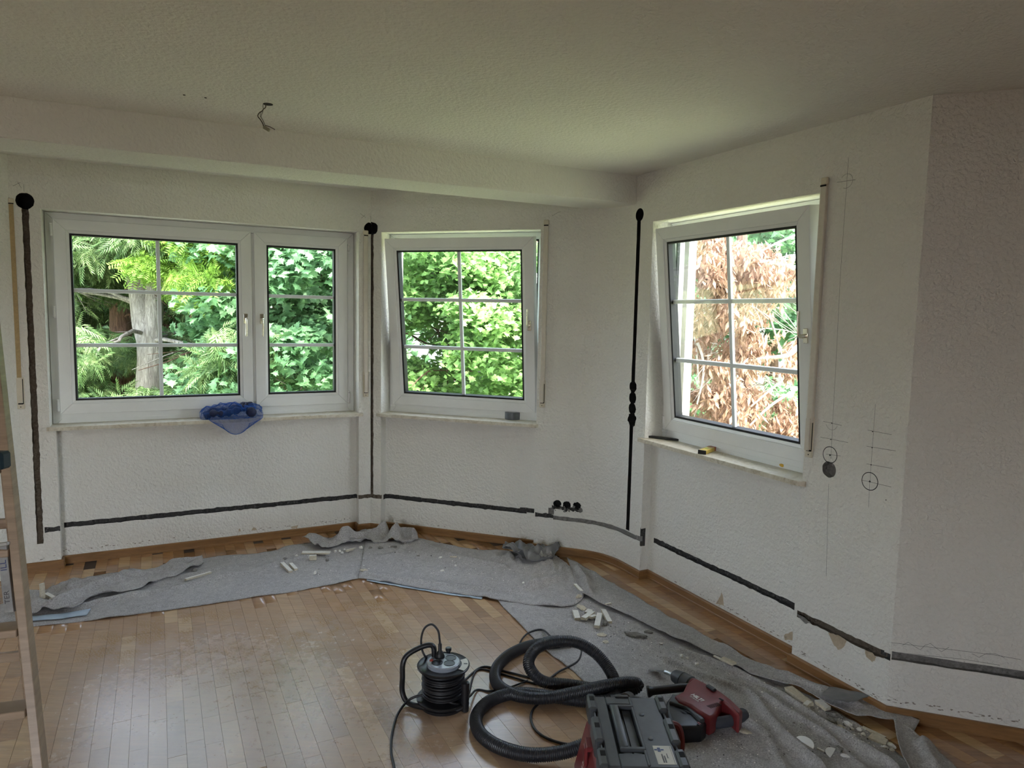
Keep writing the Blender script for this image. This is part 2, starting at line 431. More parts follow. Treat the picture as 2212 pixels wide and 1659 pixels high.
room = [(-4.1,YB-.3), (XR+.3,YB-.3), (XR+.3,D_END.y+.3), (CD1.x,CD1.y), (BC1.x,BC1.y), (AB1.x,AB1.y), (AE1.x,AE1.y), (E_END.x-.45,E_END.y)]
ceiling = slab('ceiling', room, ZC, ZC+.25, M_ceil)
bm = bmesh.new(); M = WM.M(0,0,0); bx(bm, -1.6, 2.64, 0, .322, ZB, ZC+.01, bev=.004, M=M)
beam = struct(finish(bm, 'ceiling_beam', None, M_ceil), 'plastered ceiling beam running in front of the bay')
bm = bmesh.new()
for u, v in ((398,205), (444,211)):
    p = fl(u, v, ZC); lathe(bm, [(0,-.0015), (.005,-.0015), (.0055,.002)], 10, Matrix.Translation(p))
finish(bm, 'drill_hole', ceiling, M_hole)
# ------------------------------------------------------------------ parquet
def wood(name, col, k, dust=True):
    t = NT(name)
    v = t.pos((3.0, 34.0, 20.0), (0,0,math.radians(-63.36)), (k*3.7, k*1.9, k*2.3)) if dust else t.pos((3,3,30), (0,0,0))
    g = t.noise(v, 1.6, 7, .68, .6); v2 = t.pos(); mid = t.noise(v2, 5, 4, .6)
    c = t.mix(t.ramp(g, [(.32, 0.), (.66, 1.)]), tuple(x*.72 for x in col), tuple(x*1.16 for x in col))
    c = t.mix(t.ramp(mid, [(.35, 0.), (.65, .22)]), c, tuple(x*.75 for x in col))
    if dust:
        big = t.noise(v2, 1.1, 3, .55); sm = t.noise(v2, 26, 5, .72); tr = t.n('TexWave', wave_type='BANDS', bands_direction='DIAGONAL')
        tr.inputs['Scale'].default_value = 34; tr.inputs['Distortion'].default_value = 9; tr.inputs['Detail'].default_value = 2; tr.inputs['Detail Scale'].default_value = 1.3; t.L(v2, tr.inputs['Vector'])
        def near(x, y, r):
            s = t.n('VectorMath', operation='DISTANCE'); t.L(v2, s.inputs[0]); s.inputs[1].default_value = (x, y, 0)
            return t.ramp(t.math('DIVIDE', s.outputs['Value'], r), [(.25, 1.), (1., 0.)])
        reg = near(-.95, 2.5, 2.1)
        film = t.math('MULTIPLY', reg, t.ramp(t.math('ADD', t.math('MULTIPLY', sm, .35), t.math('MULTIPLY', big, .65)), [(.30, .30), (.68, .90)]))
        c = t.mix(t.math('MULTIPLY', film, .80), c, (.50,.42,.34))
        spots = None
        for (x, y, r) in ((-1.62,3.42,.42), (-1.38,3.12,.40), (-1.10,3.05,.34), (-1.85,3.25,.30), (-.72,3.72,.40), (-.55,3.35,.26), (-1.0,3.45,.35)):
            q = near(x, y, r); spots = q if spots is None else t.math('MAXIMUM', spots, q)
        blot = t.ramp(t.noise(v2, 7, 3, .6), [(.46, 0.), (.56, 1.)])
        wipe = t.math('MULTIPLY', t.math('MULTIPLY', spots, blot), t.ramp(tr.outputs['Fac'], [(.30, .25), (.60, 1.)]))
        c = t.mix(t.math('MULTIPLY', wipe, .8), c, (.30,.17,.06))
        rough = t.math('ADD', .13, t.math('MULTIPLY', film, .20)); rough = t.math('ADD', rough, t.math('MULTIPLY', sm, .06))
        t.set(Base_Color=c, Roughness=rough); t.p.inputs['Specular IOR Level'].default_value = .8
    else:
        t.set(Base_Color=c, Roughness=.45)
    t.bump(g, .10, .0012); return t.m
WC0 = [(.40,.22,.10), (.35,.18,.075), (.44,.26,.13), (.30,.155,.065), (.38,.21,.11), (.52,.33,.16), (.35,.19,.09), (.41,.21,.08)]
M_wood = [wood('parquet_wood_%d' % i, c, i) for i, c in enumerate(WC0)]
M_skirt = wood('skirting_wood', (.25,.125,.045), 1, False)
M_ladder = wood('ladder_wood', (.33,.24,.165), 2, False)
M_dark = plain('joint_dark', (.05,.03,.018), .8)
floor = slab('floor', room, -.16, -.0035, M_dark)
SWD = .063; nF = WC.n; tF = WC.t; rnd = random.Random(4)
LENS = [.19, .24, .29, .34, .40, .47]
meshes = {}
def stave_mesh(L, mi):
    if (L, mi) not in meshes:
        bm = bmesh.new(); h = SWD/2-.0002; l = L/2-.0002; c = .0003
        top = [bm.verts.new((x, y, 0)) for x, y in ((-l+c,-h+c),(l-c,-h+c),(l-c,h-c),(-l+c,h-c))]
        low = [bm.verts.new((x, y, -.0008)) for x, y in ((-l,-h),(l,-h),(l,h),(-l,h))]
        bot = [bm.verts.new((x, y, -.010)) for x, y in ((-l,-h),(l,-h),(l,h),(-l,h))]
        bm.faces.new(top)
        for a, b in ((top, low), (low, bot)):
            for k in range(4): bm.faces.new((a[k], b[k], b[(k+1)%4], a[(k+1)%4]))
        m = me_from(bm, name='parquet_stave'); m.materials.append(M_wood[mi]); meshes[(L, mi)] = m
    return meshes[(L, mi)]
Ri = (R, U, B_)
def project(p):
    d = p-Vector((0,0,EYE)); z = -d.dot(B_)
    if z < .05: return None
    return CW/2+F_PX*d.dot(R)/z, CH/2-F_PX*d.dot(U)/z, z
cells = []
def inside(p): return -4.2 < p.x < XR+.3 and YB-.2 < p.y < 5.6 and (p.dot(WA.n) < WA.d+.10) and (p.dot(WB.n) < WB.d+.10) and (p.dot(WC.n) < WC.d+.09 or False) and p.dot(WE.n) < WE.d+.3
for k in range(-70, 70):
    pc = -.007 + (k+.5)*SWD; a = -4.2-rnd.random()*.4
    if abs(pc) > 4.4: continue
    while a < 7:
        L = rnd.choice(LENS); c = nF*pc + tF*(a+L/2); a += L
        c2 = Vector((c.x, c.y, 0))
        ok = inside(c2) or (c2.dot(WC.n) > WC.d-.02 and c2.dot(WD.n) < WD.d+.05 and c2.x < XR+.3 and c2.y > -3.4 and c2.dot(WB.n) < WB.d+.1)
        if not ok: continue
        cells.append((c2, L, rnd.choice([0,0,1,1,2,3,4,5,6,7])))
def score(c):
    q = project(c[0])
    if not q or not (-60 < q[0] < CW+60 and q[1] < CH+60): return 0
    u, v, z = q
    g = v+0.0
    # hidden under the drop cloths
    if 700 < u < 1230 and v < 1250: return 0
    if u > 1120 and v > 1300 and (v-1300) > (u-1075)*.95 - 0 and False: return 0
    cover = (u > 1075+(v-1297)*1.08) and (u < 1215+(v-1208)*1.85) and v > 1208
    if cover: return 0
    if u < 775 and v < 1357-(u-60)*.15 and v > 1290-(u-60)*.17: return 0
    return c[1]/(z*z)
cells.sort(key=score, reverse=True)
ang = math.atan2(tF.y, tF.x)
for c, L, mi in cells[:298]:
    o = obj('parquet_stave', stave_mesh(L, mi), floor); o.location = c + Vector((0,0,rnd.uniform(-.0003,.0003))); o.rotation_euler = (0,0,ang)
V, Fc, MI = [], [], []
for c, L, mi in cells[298:]:
    b = len(V); h = SWD/2-.0002; l = L/2-.0002
    for z in (0, -.010):
        for x, y in ((-l,-h),(l,-h),(l,h),(-l,h)):
            q = c + tF*x + nF*(-y); V.append((q.x, q.y, z+(.0002 if mi % 2 else 0)))
    Fc += [(b,b+1,b+2,b+3)] + [(b+i, b+4+i, b+4+(i+1)%4, b+(i+1)%4) for i in range(4)]; MI += [mi]*5
pf = obj('parquet_field', fast_mesh('parquet_field', V, Fc, MI), floor, M_wood); pf['kind'] = 'stuff'
# ------------------------------------------------------------------ skirting
def skirting(name, P, h=.052, d=.014):
    P = [Vector((p.x, p.y, 0)) for p in P]; n = len(P); prof = [(0,0), (d+.003,0), (d+.003,.010), (d,.014), (d,h-.006), (d-.005,h), (0,h)]
    bm = bmesh.new(); rows = []
    for i, p in enumerate(P):
        def nr(a, b):
            t = (b-a).normalized(); m = Vector((t.y, -t.x, 0)); return m
        if i == 0: m = nr(P[0], P[1]); k = 1
        elif i == n-1: m = nr(P[-2], P[-1]); k = 1
        else:
            a, b = nr(P[i-1], P[i]), nr(P[i], P[i+1]); m = (a+b).normalized(); k = 1/max(.35, m.dot(a))
        rows.append([bm.verts.new(p + m*(x*k) + Vector((0,0,z))) for x, z in prof])
    for r0, r1 in zip(rows, rows[1:]):
        for j in range(len(prof)): bm.faces.new((r0[j], r0[(j+1)%len(prof)], r1[(j+1)%len(prof)], r1[j]))
    bm.faces.new(rows[0][::-1]); bm.faces.new(rows[-1])
    return struct(finish(bm, name, None, M_skirt))
# walking left to right, room on the right hand side
skirting('baseboard_left', [WA.P(-.70,0), WA.P(-.520,0), WA.P(-.520,0,.0704), WA.P(1.347,0,.0704), WA.P(1.347,0), AB0, WB.P(2.508,0), WB.P(2.508,0,.07), WB.P(1.325,0,.07)])
skirting('baseboard_back', [WB.P(1.325,0,.069), WB.P(1.325,0), WB.P(1.03,0)]+arc+[WC.P(3.448,0), WC.P(3.448,0,.063), WC.P(2.262,0,.063)])
skirting('baseboard_right', [WC.P(2.262,0,.062), WC.P(2.262,0), CD0, WD.P(-2.0,0)])
skirting('baseboard_far_left', [WE.P(E0+.035,0,.24), WE.P(E0+.035,0), WA.P(-.70,0)])
# ------------------------------------------------------------------ windows
def ring(bm, x0, x1, z0, z1, w, y0, y1, bev=.002, gap=0.0003, mi=0, slant=0):
    "four mitred members"
    q = [((x0,z0),(x1,z0),(x1-w,z0+w),(x0+w,z0+w)), ((x1,z0),(x1,z1),(x1-w,z1-w),(x1-w,z0+w)), ((x1,z1),(x0,z1),(x0+w,z1-w),(x1-w,z1-w)), ((x0,z1),(x0,z0),(x0+w,z0+w),(x0+w,z1-w))]
    for i, pts in enumerate(q):
        cx = sum(p[0] for p in pts)/4; cz = sum(p[1] for p in pts)/4
        P = [(p[0]+(gap if i % 2 == 0 else 0)*(1 if p[0] < cx else -1), p[1]+(gap if i % 2 else 0)*(1 if p[1] < cz else -1)) for p in pts]
        a = [bm.verts.new((x, y0+(slant if k > 1 else 0), z)) for k, (x, z) in enumerate(P)]; b = [bm.verts.new((x, y1, z)) for x, z in P]
        fs = [bm.faces.new(a), bm.faces.new(b[::-1])]+[bm.faces.new((a[k], b[k], b[(k+1)%4], a[(k+1)%4])) for k in range(4)]
        for f in fs: f.material_index = mi
        if bev:
            es = [e for e in {e for v in a for e in v.link_edges} if all(v in a for v in e.verts)]
            bmesh.ops.bevel(bm, geom=[es[0], es[1], es[2], es[3]][:0] or es, offset=bev, segments=1, affect='EDGES')
def handle(parent, x, z, up, y=-.015):
    bm = bmesh.new()
    bx(bm, x-.014, x+.014, y-.010, y, z-.035, z+.035, .003)
    s = 1 if up else -1
    P = smooth_path([(x, y-.005, z), (x, y-.045, z+.002*s), (x, y-.052, z+.02*s), (x, y-.052, z+.06*s), (x-.002, y-.050, z+.118*s)], 6)
    tube(bm, P, [.009]*7+[.0085]*(len(P)-9)+[.009, .0085], 10, sq=.75)
    autosmooth(finish(bm, 'window_handle', parent, M_chrome))
def sash(parent, name, x0, x1, h, cols, rows, hx, up, M=None, hinge=None, label=None):
    bm = bmesh.new(); w = .066
    ring(bm, x0, x1, 0, h, w, -.015, .055, .0025, .0004)
    o = finish(bm, name, parent, M_pvc); 
    if M is not None: o.matrix_local = M
    if label: o['label'] = label
    bm = bmesh.new(); ring(bm, x0+w+.0004, x1-w-.0004, w+.0004, h-w-.0004, .017, -.010, .01, .0015, .0003, slant=.006); finish(bm, 'glazing_bead', o, M_pvc)
    g = w+.017
    bm = bmesh.new(); ring(bm, x0+g-.003, x1-g+.003, g-.003, h-g+.003, .015, -.001, .05, 0, 0); finish(bm, 'glass_gasket', o, M_gasket)
    bm = bmesh.new(); bx(bm, x0+g-.002, x1-g+.002, .014, .040, g-.002, h-g+.002); finish(bm, 'glass_pane', o, M_glass)
    gx0, gx1, gz0, gz1 = x0+g+.004, x1-g-.004, g+.004, h-g-.004
    for i in range(1, cols):
        x = gx0+(gx1-gx0)*i/cols; bm = bmesh.new(); bx(bm, x-.0115, x+.0115, .018, .036, gz0, gz1, .002); finish(bm, 'muntin', o, M_pvc2)
    for i in range(1, rows):
        z = gz0+(gz1-gz0)*i/rows; bm = bmesh.new(); bx(bm, gx0, gx1, .0175, .0365, z-.0115, z+.0115, .002); finish(bm, 'muntin', o, M_pvc2)
    if hx is not None: handle(o, hx, h*.505+.005, up)
    for (xx, zz, L) in hinge or []:
        bm = bmesh.new(); lathe(bm, [(0,0), (.008,0), (.0085,.012), (.0075,.013), (.0085,.015), (.0085,L-.015), (.0075,L-.013), (.0085,L-.012), (.008,L), (0,L)], 12, Matrix.Translation((xx, -.012, zz)))
        finish(bm, 'hinge', o, M_pvc, True)
    return o
SB, SH = .942, 1.204
def window(n, W, s0, s1, label):
    e = bpy.data.objects.new('window_%d' % n, None); COL.objects.link(e); e.matrix_world = W.M(0, 0, .13); struct(e, label)
    bm = bmesh.new(); ring(bm, s0+.002, s1-.002, ZN+.001, ZREV-.001, .048, 0, .075, .003, .0004)
    ring(bm, s0+.050, s1-.050, ZN+.049, ZREV-.049, .012, .012, .03, 0, 0, mi=1)
    bx(bm, s0+.049, s1-.049, .001, .074, ZN+.04, SB+.012, .002)
    f = finish(bm, 'window_frame', e, [M_pvc, M_gasket]); return e
w1 = window(1, WA, -.549, 1.347, 'double casement window above the left sill, wide and narrow sash')
bm = bmesh.new(); bx(bm, .612, .684, .002, .07, ZN+.05, ZREV-.05, .003); finish(bm, 'mullion', w1, M_pvc)
T0 = Matrix.Translation((0,0,SB))
sash(w1, 'sash', -.504, .636, SH, 2, 3, .594, False, T0, [(-.513, .02, .075), (-.513, .60, .075), (-.513, 1.10, .075)], 'wide closed sash with six panes')
sash(w1, 'sash', .655, 1.296, SH, 1, 3, .700, False, T0, [(1.305, .0, .09), (1.305, 1.11, .05)], 'narrow closed sash with three panes')
def tilted(n, W, s0, s1, tilt, label, hx):
    e = window(n, W, s0, s1, label); M = Matrix.Translation((0, 0, SB)) @ Matrix.Rotation(math.asin(tilt/SH), 4, 'X')
    x0, x1 = s0+.042, s1-.042
    o = sash(e, 'sash', x0, x1, SH, 2, 3, hx, True, M, [(x1+.006, .0, .085)], 'sash tilted into the room at the top')
    # hinge cup and tilt stay
    bm = bmesh.new(); bx(bm, x1-.012, x1+.022, -.022, .0, -.022+SB, -.004+SB, .004); finish(bm, 'hinge_cup', e, M_pvc)
    bm = bmesh.new(); p = M @ Vector((x1-.06, .03, SH)); tube(bm, [(x1-.25, .02, ZREV-.05), tuple(p)], .004, 6); finish(bm, 'tilt_stay', e, M_steel)
    return e
w2 = tilted(2, WB, 1.325, 2.508, .150, 'tilted window with six panes in the middle facet', 1.401)
w3 = tilted(3, WC, 2.262, 3.448, .130, 'tilted window with six panes in the right wall', 2.330)
def sill(n, W, s0, s1, lab, clip, ext):
    e0, e1 = ext; f = .030; P = [(s0, .135), (s0, .001), (s0-e0, .001), (s0-e0, -f+clip[0]), (s0-e0+clip[0], -f), (s1+e1-clip[1], -f), (s1+e1, -f+clip[1]), (s1+e1, .001), (s1, .001), (s1, .135)]
    Q = [P[0]]
    for p in P[1:]:
        if (abs(p[0]-Q[-1][0])+abs(p[1]-Q[-1][1])) > 1e-5: Q.append(p)
    bm = bmesh.new(); prism(bm, Q, ZN-.0, ZS, W.M(0,0,0)); bmesh.ops.bevel(bm, geom=[e for e in bm.edges if all(abs(v.co.z-ZS) < 1e-5 for v in e.verts)], offset=.002, segments=1, affect='EDGES')
    o = finish(bm, 'window_sill', None, M_marble); struct(o, lab); return o
sill(1, WA, -.549, 1.347, 'beige marble sill under the double window', (.0, .004), (.016, .026))
sill(2, WB, 1.325, 2.508, 'beige marble sill under the middle window', (.012, .004), (.014, .026))
sill(3, WC, 2.262, 3.448, 'beige marble sill under the right window with clipped corner', (.022, .004), (.022, .036))
# outer sills, shutter guide rails and shutter box edge outside
M_rail = plain('guide_rail', (.10,.095,.07), .5); M_ext = plaster('outer_render', (.62,.60,.54), .3, 60); M_alu = plain('aluminium_sill', (.55,.55,.52), .4, .6)
for W, s0, s1 in ((WA,-.549,1.347), (WB,1.325,2.508), (WC,2.262,3.448)):
    bm = bmesh.new(); M = W.M(0,0,0)
    for x in (s0+.001, s1-.031): bx(bm, x, x+.03, .215, .255, ZN, ZREV, M=M)
    struct(finish(bm, 'trim_1', None, M_rail), 'dark shutter guide rails outside the glass')
    bm = bmesh.new(); bx(bm, s0+.001, s1-.001, .21, .25, ZREV-.035, ZREV-.001, M=M); struct(finish(bm, 'trim_2', None, M_gasket), 'dark edge of the raised roller shutter')
    bm = bmesh.new(); bx(bm, s0+.001, s1-.001, .206, TH+.06, ZN-.0, ZN+.014, M=M); struct(finish(bm, 'trim_3', None, M_alu), 'aluminium outer sill')
# ------------------------------------------------------------------ roller shutter straps
M_strap = plain('tan_strap', (.42,.31,.16), .9, nscale=90); M_cover = plain('strap_cover', (.62,.57,.49), .5, noise_amt=.05)
def strap_set(W, sc, ztop, cover, label, sgn=1):
    e = thing('shutter_strap', label, 'shutter strap', M=W.M(sc, 1.0, 0), group='roller shutter straps beside the windows')
    def part(nm, x0, x1, y0, y1, z0, z1, m, b=.002):
        bm = bmesh.new(); bx(bm, x0, x1, y0, y1, z0-1.0, z1-1.0, b); return finish(bm, nm, e, m)
    pl = part('winder_plate', -.021, .021, -.007, 0, 1.0, 1.188, M_cream, .003)
    bm = bmesh.new(); bx(bm, -.012, .013, -.0078, -.0069, 1.028-1, 1.036-1); bx(bm, .0145*sgn-.002, .0145*sgn+.002, -.0078, -.0069, 1.03-1, 1.18-1); finish(bm, 'slot', pl, M_hole)
    bm = bmesh.new(); lathe(bm, [(0,.001), (.0028,.001), (.003,0)], 10, Matrix.Translation((0, -.0072, 1.013-1)) @ Matrix.Rotation(PI/2, 4, 'X')); finish(bm, 'screw', pl, M_hole)
    if cover:
        part('strap_cover', -.017, .014, -.018, 0, 1.16, ztop-.035, M_cover, .003)
        part('strap', -.012, .011, -.0245, -.017, 1.034, 1.18, M_cover, .001)
        part('strap_inlet', -.020, .016, -.020, 0, ztop-.033, ztop, M_cream, .005)
        part('inlet_slot', -.017, .013, -.0215, -.0185, ztop-.040, ztop-.033, M_hole, 0)
    else:
        part('strap', -.013, .010, -.004, -.002, 1.034, ztop-.01, M_strap, 0)
        part('strap_inlet', -.016, .014, -.007, 0, ztop-.008, ztop+.02, M_cream, .004)
        part('inlet_slot', -.014, .012, -.0078, -.0069, ztop-.013, ztop-.008, M_hole, 0)
    return e
o = strap_set(WA, -.690, 2.212, False, 'bare tan shutter strap at the far left pier beside the long groove')
bpy.data.objects['shutter_strap'].location += Vector((0,0,0))
strap_set(WA, 1.398, 2.196, True, 'cream shutter strap on the pier between the double and the middle window')
strap_set(WB, 1.287, 2.244, True, 'cream shutter strap right of the middle window', -1)
strap_set(WC, 2.232, 2.246, True, 'cream shutter strap right of the right window', -1)
# ------------------------------------------------------------------ garden outside the windows (the room is one floor up)
GZ = -3.4
def leafmat(name, cols, trans=.35, rough=.5):
    t = NT(name); v = t.pos(); f = t.noise(v, 2.2, 4, .7); g = t.noise(v, 25, 3, .6)
    m = t.math('ADD', t.math('MULTIPLY', f, .6), t.math('MULTIPLY', g, .4))
    c = t.ramp(m, [(.32, cols[0]), (.5, cols[1]), (.66, cols[2])])
    t.set(Base_Color=c, Roughness=rough); t.p.inputs['Specular IOR Level'].default_value = .5
    tl = t.n('BsdfTranslucent'); t.L(c, tl.inputs[0]); mx = t.n('MixShader'); mx.inputs[0].default_value = trans
    t.L(t.p.outputs[0], mx.inputs[1]); t.L(tl.outputs[0], mx.inputs[2]); t.L(mx.outputs[0], t.o.inputs[0]); return t.m
M_maple = leafmat('maple_leaf', [(.10,.21,.06), (.20,.38,.11), (.40,.60,.20)])
M_mapled = leafmat('maple_leaf_cool', [(.07,.17,.075), (.14,.30,.13), (.32,.50,.25)])
M_cypress = leafmat('cypress_leaf', [(.035,.09,.03), (.12,.22,.07), (.42,.52,.24)], .25)
M_yel = leafmat('yellow_green_leaf', [(.10,.22,.03), (.24,.42,.06), (.45,.62,.12)], .4)
M_dry = leafmat('dry_leaf', [(.15,.075,.045), (.34,.21,.14), (.60,.47,.36)], .3, .7)
def bark(name, a, b):
    t = NT(name); v = t.pos((16,16,2.2)); f = t.noise(v, 2.2, 7, .7, 1.2); c = t.ramp(f, [(.32, a), (.68, b)])
    t.set(Base_Color=c, Roughness=.9); t.bump(f, 1., .03); return t.m
M_barkg = bark('grey_bark', (.17,.15,.13), (.62,.58,.52)); M_barkr = bark('brown_bark', (.06,.035,.025), (.30,.17,.12)); M_barkt = bark('pale_twig', (.40,.34,.28), (.80,.75,.68))
rs = np.random.RandomState(7)
def rotset(n, up_bias=.6, hang=0.0):
    "n random orthonormal frames; z of each frame leans towards the sun side, x points along the leaf"
    N = rs.normal(size=(n,3)); N[:,2] += up_bias*2; N[:,1] -= .8; N /= np.linalg.norm(N, axis=1)[:,None]
    X = rs.normal(size=(n,3)); X[:,2] -= hang*3; X -= (X*N).sum(1)[:,None]*N; X /= np.linalg.norm(X, axis=1)[:,None]
    Y = np.cross(N, X); return X, Y, N
def scatter(name, pts, size, tmpl, parent, mat, up=.6, hang=0., loc=None):
    tv, tf = tmpl; n = len(pts); X, Y, N = rotset(n, up, hang)
    s = (size*(.65+.7*rs.rand(n)))[:,None]
    V = np.zeros((n, len(tv), 3))
    for i, (a, b, c) in enumerate(tv): V[:, i] = pts + X*s*a + Y*s*b + N*s*c
    F = (np.arange(n)[:,None,None]*len(tv) + np.array(tf)[None]).reshape(-1, len(tf[0]))
    o = obj(name, fast_mesh(name, V.reshape(-1,3), F), parent, mat); o['kind'] = 'stuff'; return o
# templates: (x along leaf, y across, z lift)
def maple_t():
    ol = [(0,0),(.12,.22),(.02,.46),(.26,.34),(.34,.60),(.52,.34),(.62,.36),(.66,.16),(1.0,0)]
    v = [(x,y,-.18*abs(y)) for x,y in ol] + [(x,-y,-.18*abs(y)) for x,y in ol[1:-1]][::-1]
    n = len(v); v.append((.38,0,.06)); return v, [(i,(i+1)%n,n) for i in range(n)]
def quad_t(w=.3, fold=.1): return [(0,0,0),(.5,w,-fold),(1,0,-.05),(.5,-w,-fold)], [(0,3,2),(0,2,1)]
def spray_t():
    v, f = [], []
    for k in range(7):
        x = k*.14
        for s in (1,-1):
            L = .34*(1-.1*k); b = len(v)
            v += [(x,0,-.03*k), (x+.10,s*L*.5,-.03*k+.01), (x+.34,s*L,-.05*k-.05), (x+.20,s*L*.42,-.03*k)]
            f += [(b,b+1,b+2),(b,b+2,b+3)] if s < 0 else [(b,b+2,b+1),(b,b+3,b+2)]
    return v, f
def pinnate_t():
    v, f = [], []
    for k in range(7):
        x = k*.15
        for s in (1,-1):
            b = len(v); v += [(x,0,-.02*k),(x+.03,s*.16,-.02*k),(x+.12,s*.30,-.03*k-.03),(x+.10,s*.10,-.02*k)]; f += [(b,b+1,b+2),(b,b+2,b+3)]
    return v, f
MT, QT, ST, PT = maple_t(), quad_t(), spray_t(), pinnate_t()
def blobs(n, cs, rads, shell=.55):
    "points clustered in flattened leaf clumps"
    k = rs.randint(len(cs), size=n); c = np.array(cs)[k]; r = np.array(rads)[k][:,None]
    d = rs.normal(size=(n,3)); d /= np.linalg.norm(d, axis=1)[:,None]
    return c + d*r*(shell+(1-shell)*rs.rand(n,1))*np.array([[1,1,.6]])
def px(u, v, y):
    r = ray(u, v); return Vector((r.x, r.y, r.z))*(y/r.y) + Vector((0,0,EYE))
KEEP = [(278,352,560,850)]
def crown_centres(n, u0, u1, v0, v1, y0, y1, r0, r1):
    cs, rr = [], []
    while len(cs) < n:
        y = y0+(y1-y0)*rs.rand(); u = u0+(u1-u0)*rs.rand(); v = v0+(v1-v0)*rs.rand(); m = r1*1527/y*.75
        if y < 9.3 and any(a-m < u < b+m and c-m*.4 < v < d+m*.2 for a, b, c, d in KEEP): continue
        if 10 < y < 11.6 and 232-m*.3 < u < 285 and 560 < v < 760: continue
        p = px(u, v, y); cs.append(tuple(p)); rr.append(r0+(r1-r0)*rs.rand())
    return cs, rr
def trunk(name, P, R_, parent, mat, seg=12, wob=.12, seed=1):
    P = smooth_path(P, 8); n = len(P); bm = bmesh.new()
    rr = [R_[0]+(R_[1]-R_[0])*i/(n-1) for i in range(n)]; rings = tube(bm, P, rr, seg)
    rnd = random.Random(seed); ph = [rnd.random()*6 for _ in range(seg)]
    for i, g in enumerate(rings):
        for k, v in enumerate(g): v.co = P[i] + (v.co-P[i])*(1+wob*math.sin(ph[k]+i*.35)+wob*.5*(rnd.random()-.5))
    return finish(bm, name, parent, mat, True)
def branches(parent, origin_line, n, L, mat, seed, droop=.3, r=.03, toward=None):
    rnd = random.Random(seed); bm = bmesh.new(); P = [Vector(p) for p in origin_line]
    for _ in range(n):
        t = rnd.random(); i = min(len(P)-2, int(t*(len(P)-1))); a = P[i].lerp(P[i+1], t*(len(P)-1)-i)
        th = rnd.random()*2*PI; d = Vector((math.cos(th), math.sin(th), rnd.uniform(-.1,.5)))
        if toward is not None and rnd.random() < .6: d = (d+Vector(toward)*1.2)
        d.normalize(); l = L*(.5+rnd.random()*.7); pts = [a]
        for k in range(1, 7): pts.append(a + d*l*k/6 + Vector((rnd.uniform(-.05,.05), rnd.uniform(-.05,.05), -droop*l*(k/6)**2+rnd.uniform(-.03,.03))))
        tube(bm, pts, [r*(1-.13*k) for k in range(7)], 5)
        for _ in range(4):
            k = rnd.randint(2, 5); q = pts[k]; e = Vector((rnd.uniform(-1,1), rnd.uniform(-1,1), rnd.uniform(-.6,.3))).normalized(); m = l*.35
            tube(bm, [q, q+e*m*.5+Vector((0,0,-.03)), q+e*m+Vector((0,0,-.12*m))], [r*.35, r*.25, r*.12], 4)
    o = finish(bm, 'branches', parent, mat, True); o['kind'] = 'stuff'; return o
def tree(name, label, base, group='trees in the garden'):
    return thing(name, label, 'tree', (0,0,0), group=group)
# 1 pale forked trunk, left window
t1 = tree('conifer_tree', 'evergreen with pale grey forked trunk behind the wide left sash', None)
tp = [px(318,1500,9.0), px(322,1000,9.0), px(322,840,9.0), px(322,740,9.0), px(312,690,9.05), px(300,620,9.1), px(288,560,9.2), px(270,470,9.3), px(262,300,9.4)]
trunk('trunk', tp, (.17,.12), t1, M_barkg, 16, .07, 2)
trunk('trunk_fork', [px(326,745,9.0), px(331,690,9.0), px(334,640,9.05), px(335,590,9.1), px(338,480,9.2), px(345,300,9.3)], (.12,.085), t1, M_barkg, 14, .06, 3)
branches(t1, tp[3:], 16, 1.8, M_barkg, 5, .3, .03)
cs, rr = crown_centres(60, 60, 420, 420, 640, 7.6, 10.5, .25, .5)
c2, r2 = crown_centres(48, 60, 520, 740, 920, 7.0, 10.5, .25, .55); cs += c2; rr += r2
scatter('foliage', blobs(20000, cs, rr), .17, ST, t1, M_cypress, .5, .35)
# 2 brown trunk further back
t2 = tree('conifer_tree', 'dark conifer with reddish brown trunk left of the pale forked trunk', None)
tp = [px(268,1500,11), px(266,900,11), px(262,740,11), px(260,640,11), px(262,560,11), px(266,430,11), px(268,200,11)]
trunk('trunk', tp, (.17,.13), t2, M_barkr, 14, .05, 6)
branches(t2, tp[1:], 40, 2.2, M_barkr, 7, .35, .022)
cs, rr = crown_centres(150, -120, 560, 380, 980, 10.5, 14, .4, .8)
scatter('foliage', blobs(26000, cs, rr, .3), .21, ST, t2, M_cypress, .4, .3)
# 3 yellow-green feathery leaves in front, upper middle of the wide sash
t3 = tree('ash_tree', 'yellow green tree with feathery leaves, upper right of the wide left sash', None)
tp = [px(470,1500,10), px(440,900,9.6), px(410,640,8.8), px(395,520,8.4), px(380,380,8.0)]
trunk('trunk', tp, (.05,.02), t3, M_barkr, 8, .05, 8); branches(t3, tp[2:], 14, .9, M_barkr, 9, .3, .012)
cs, rr = crown_centres(26, 345, 455, 470, 640, 7.2, 8.6, .18, .34); cs += [tuple(px(300,575,7.6)), tuple(px(325,570,7.6))]; rr += [.22,.2]
scatter('foliage', blobs(3600, cs, rr, .3), .15, PT, t3, M_yel, .6, .3)
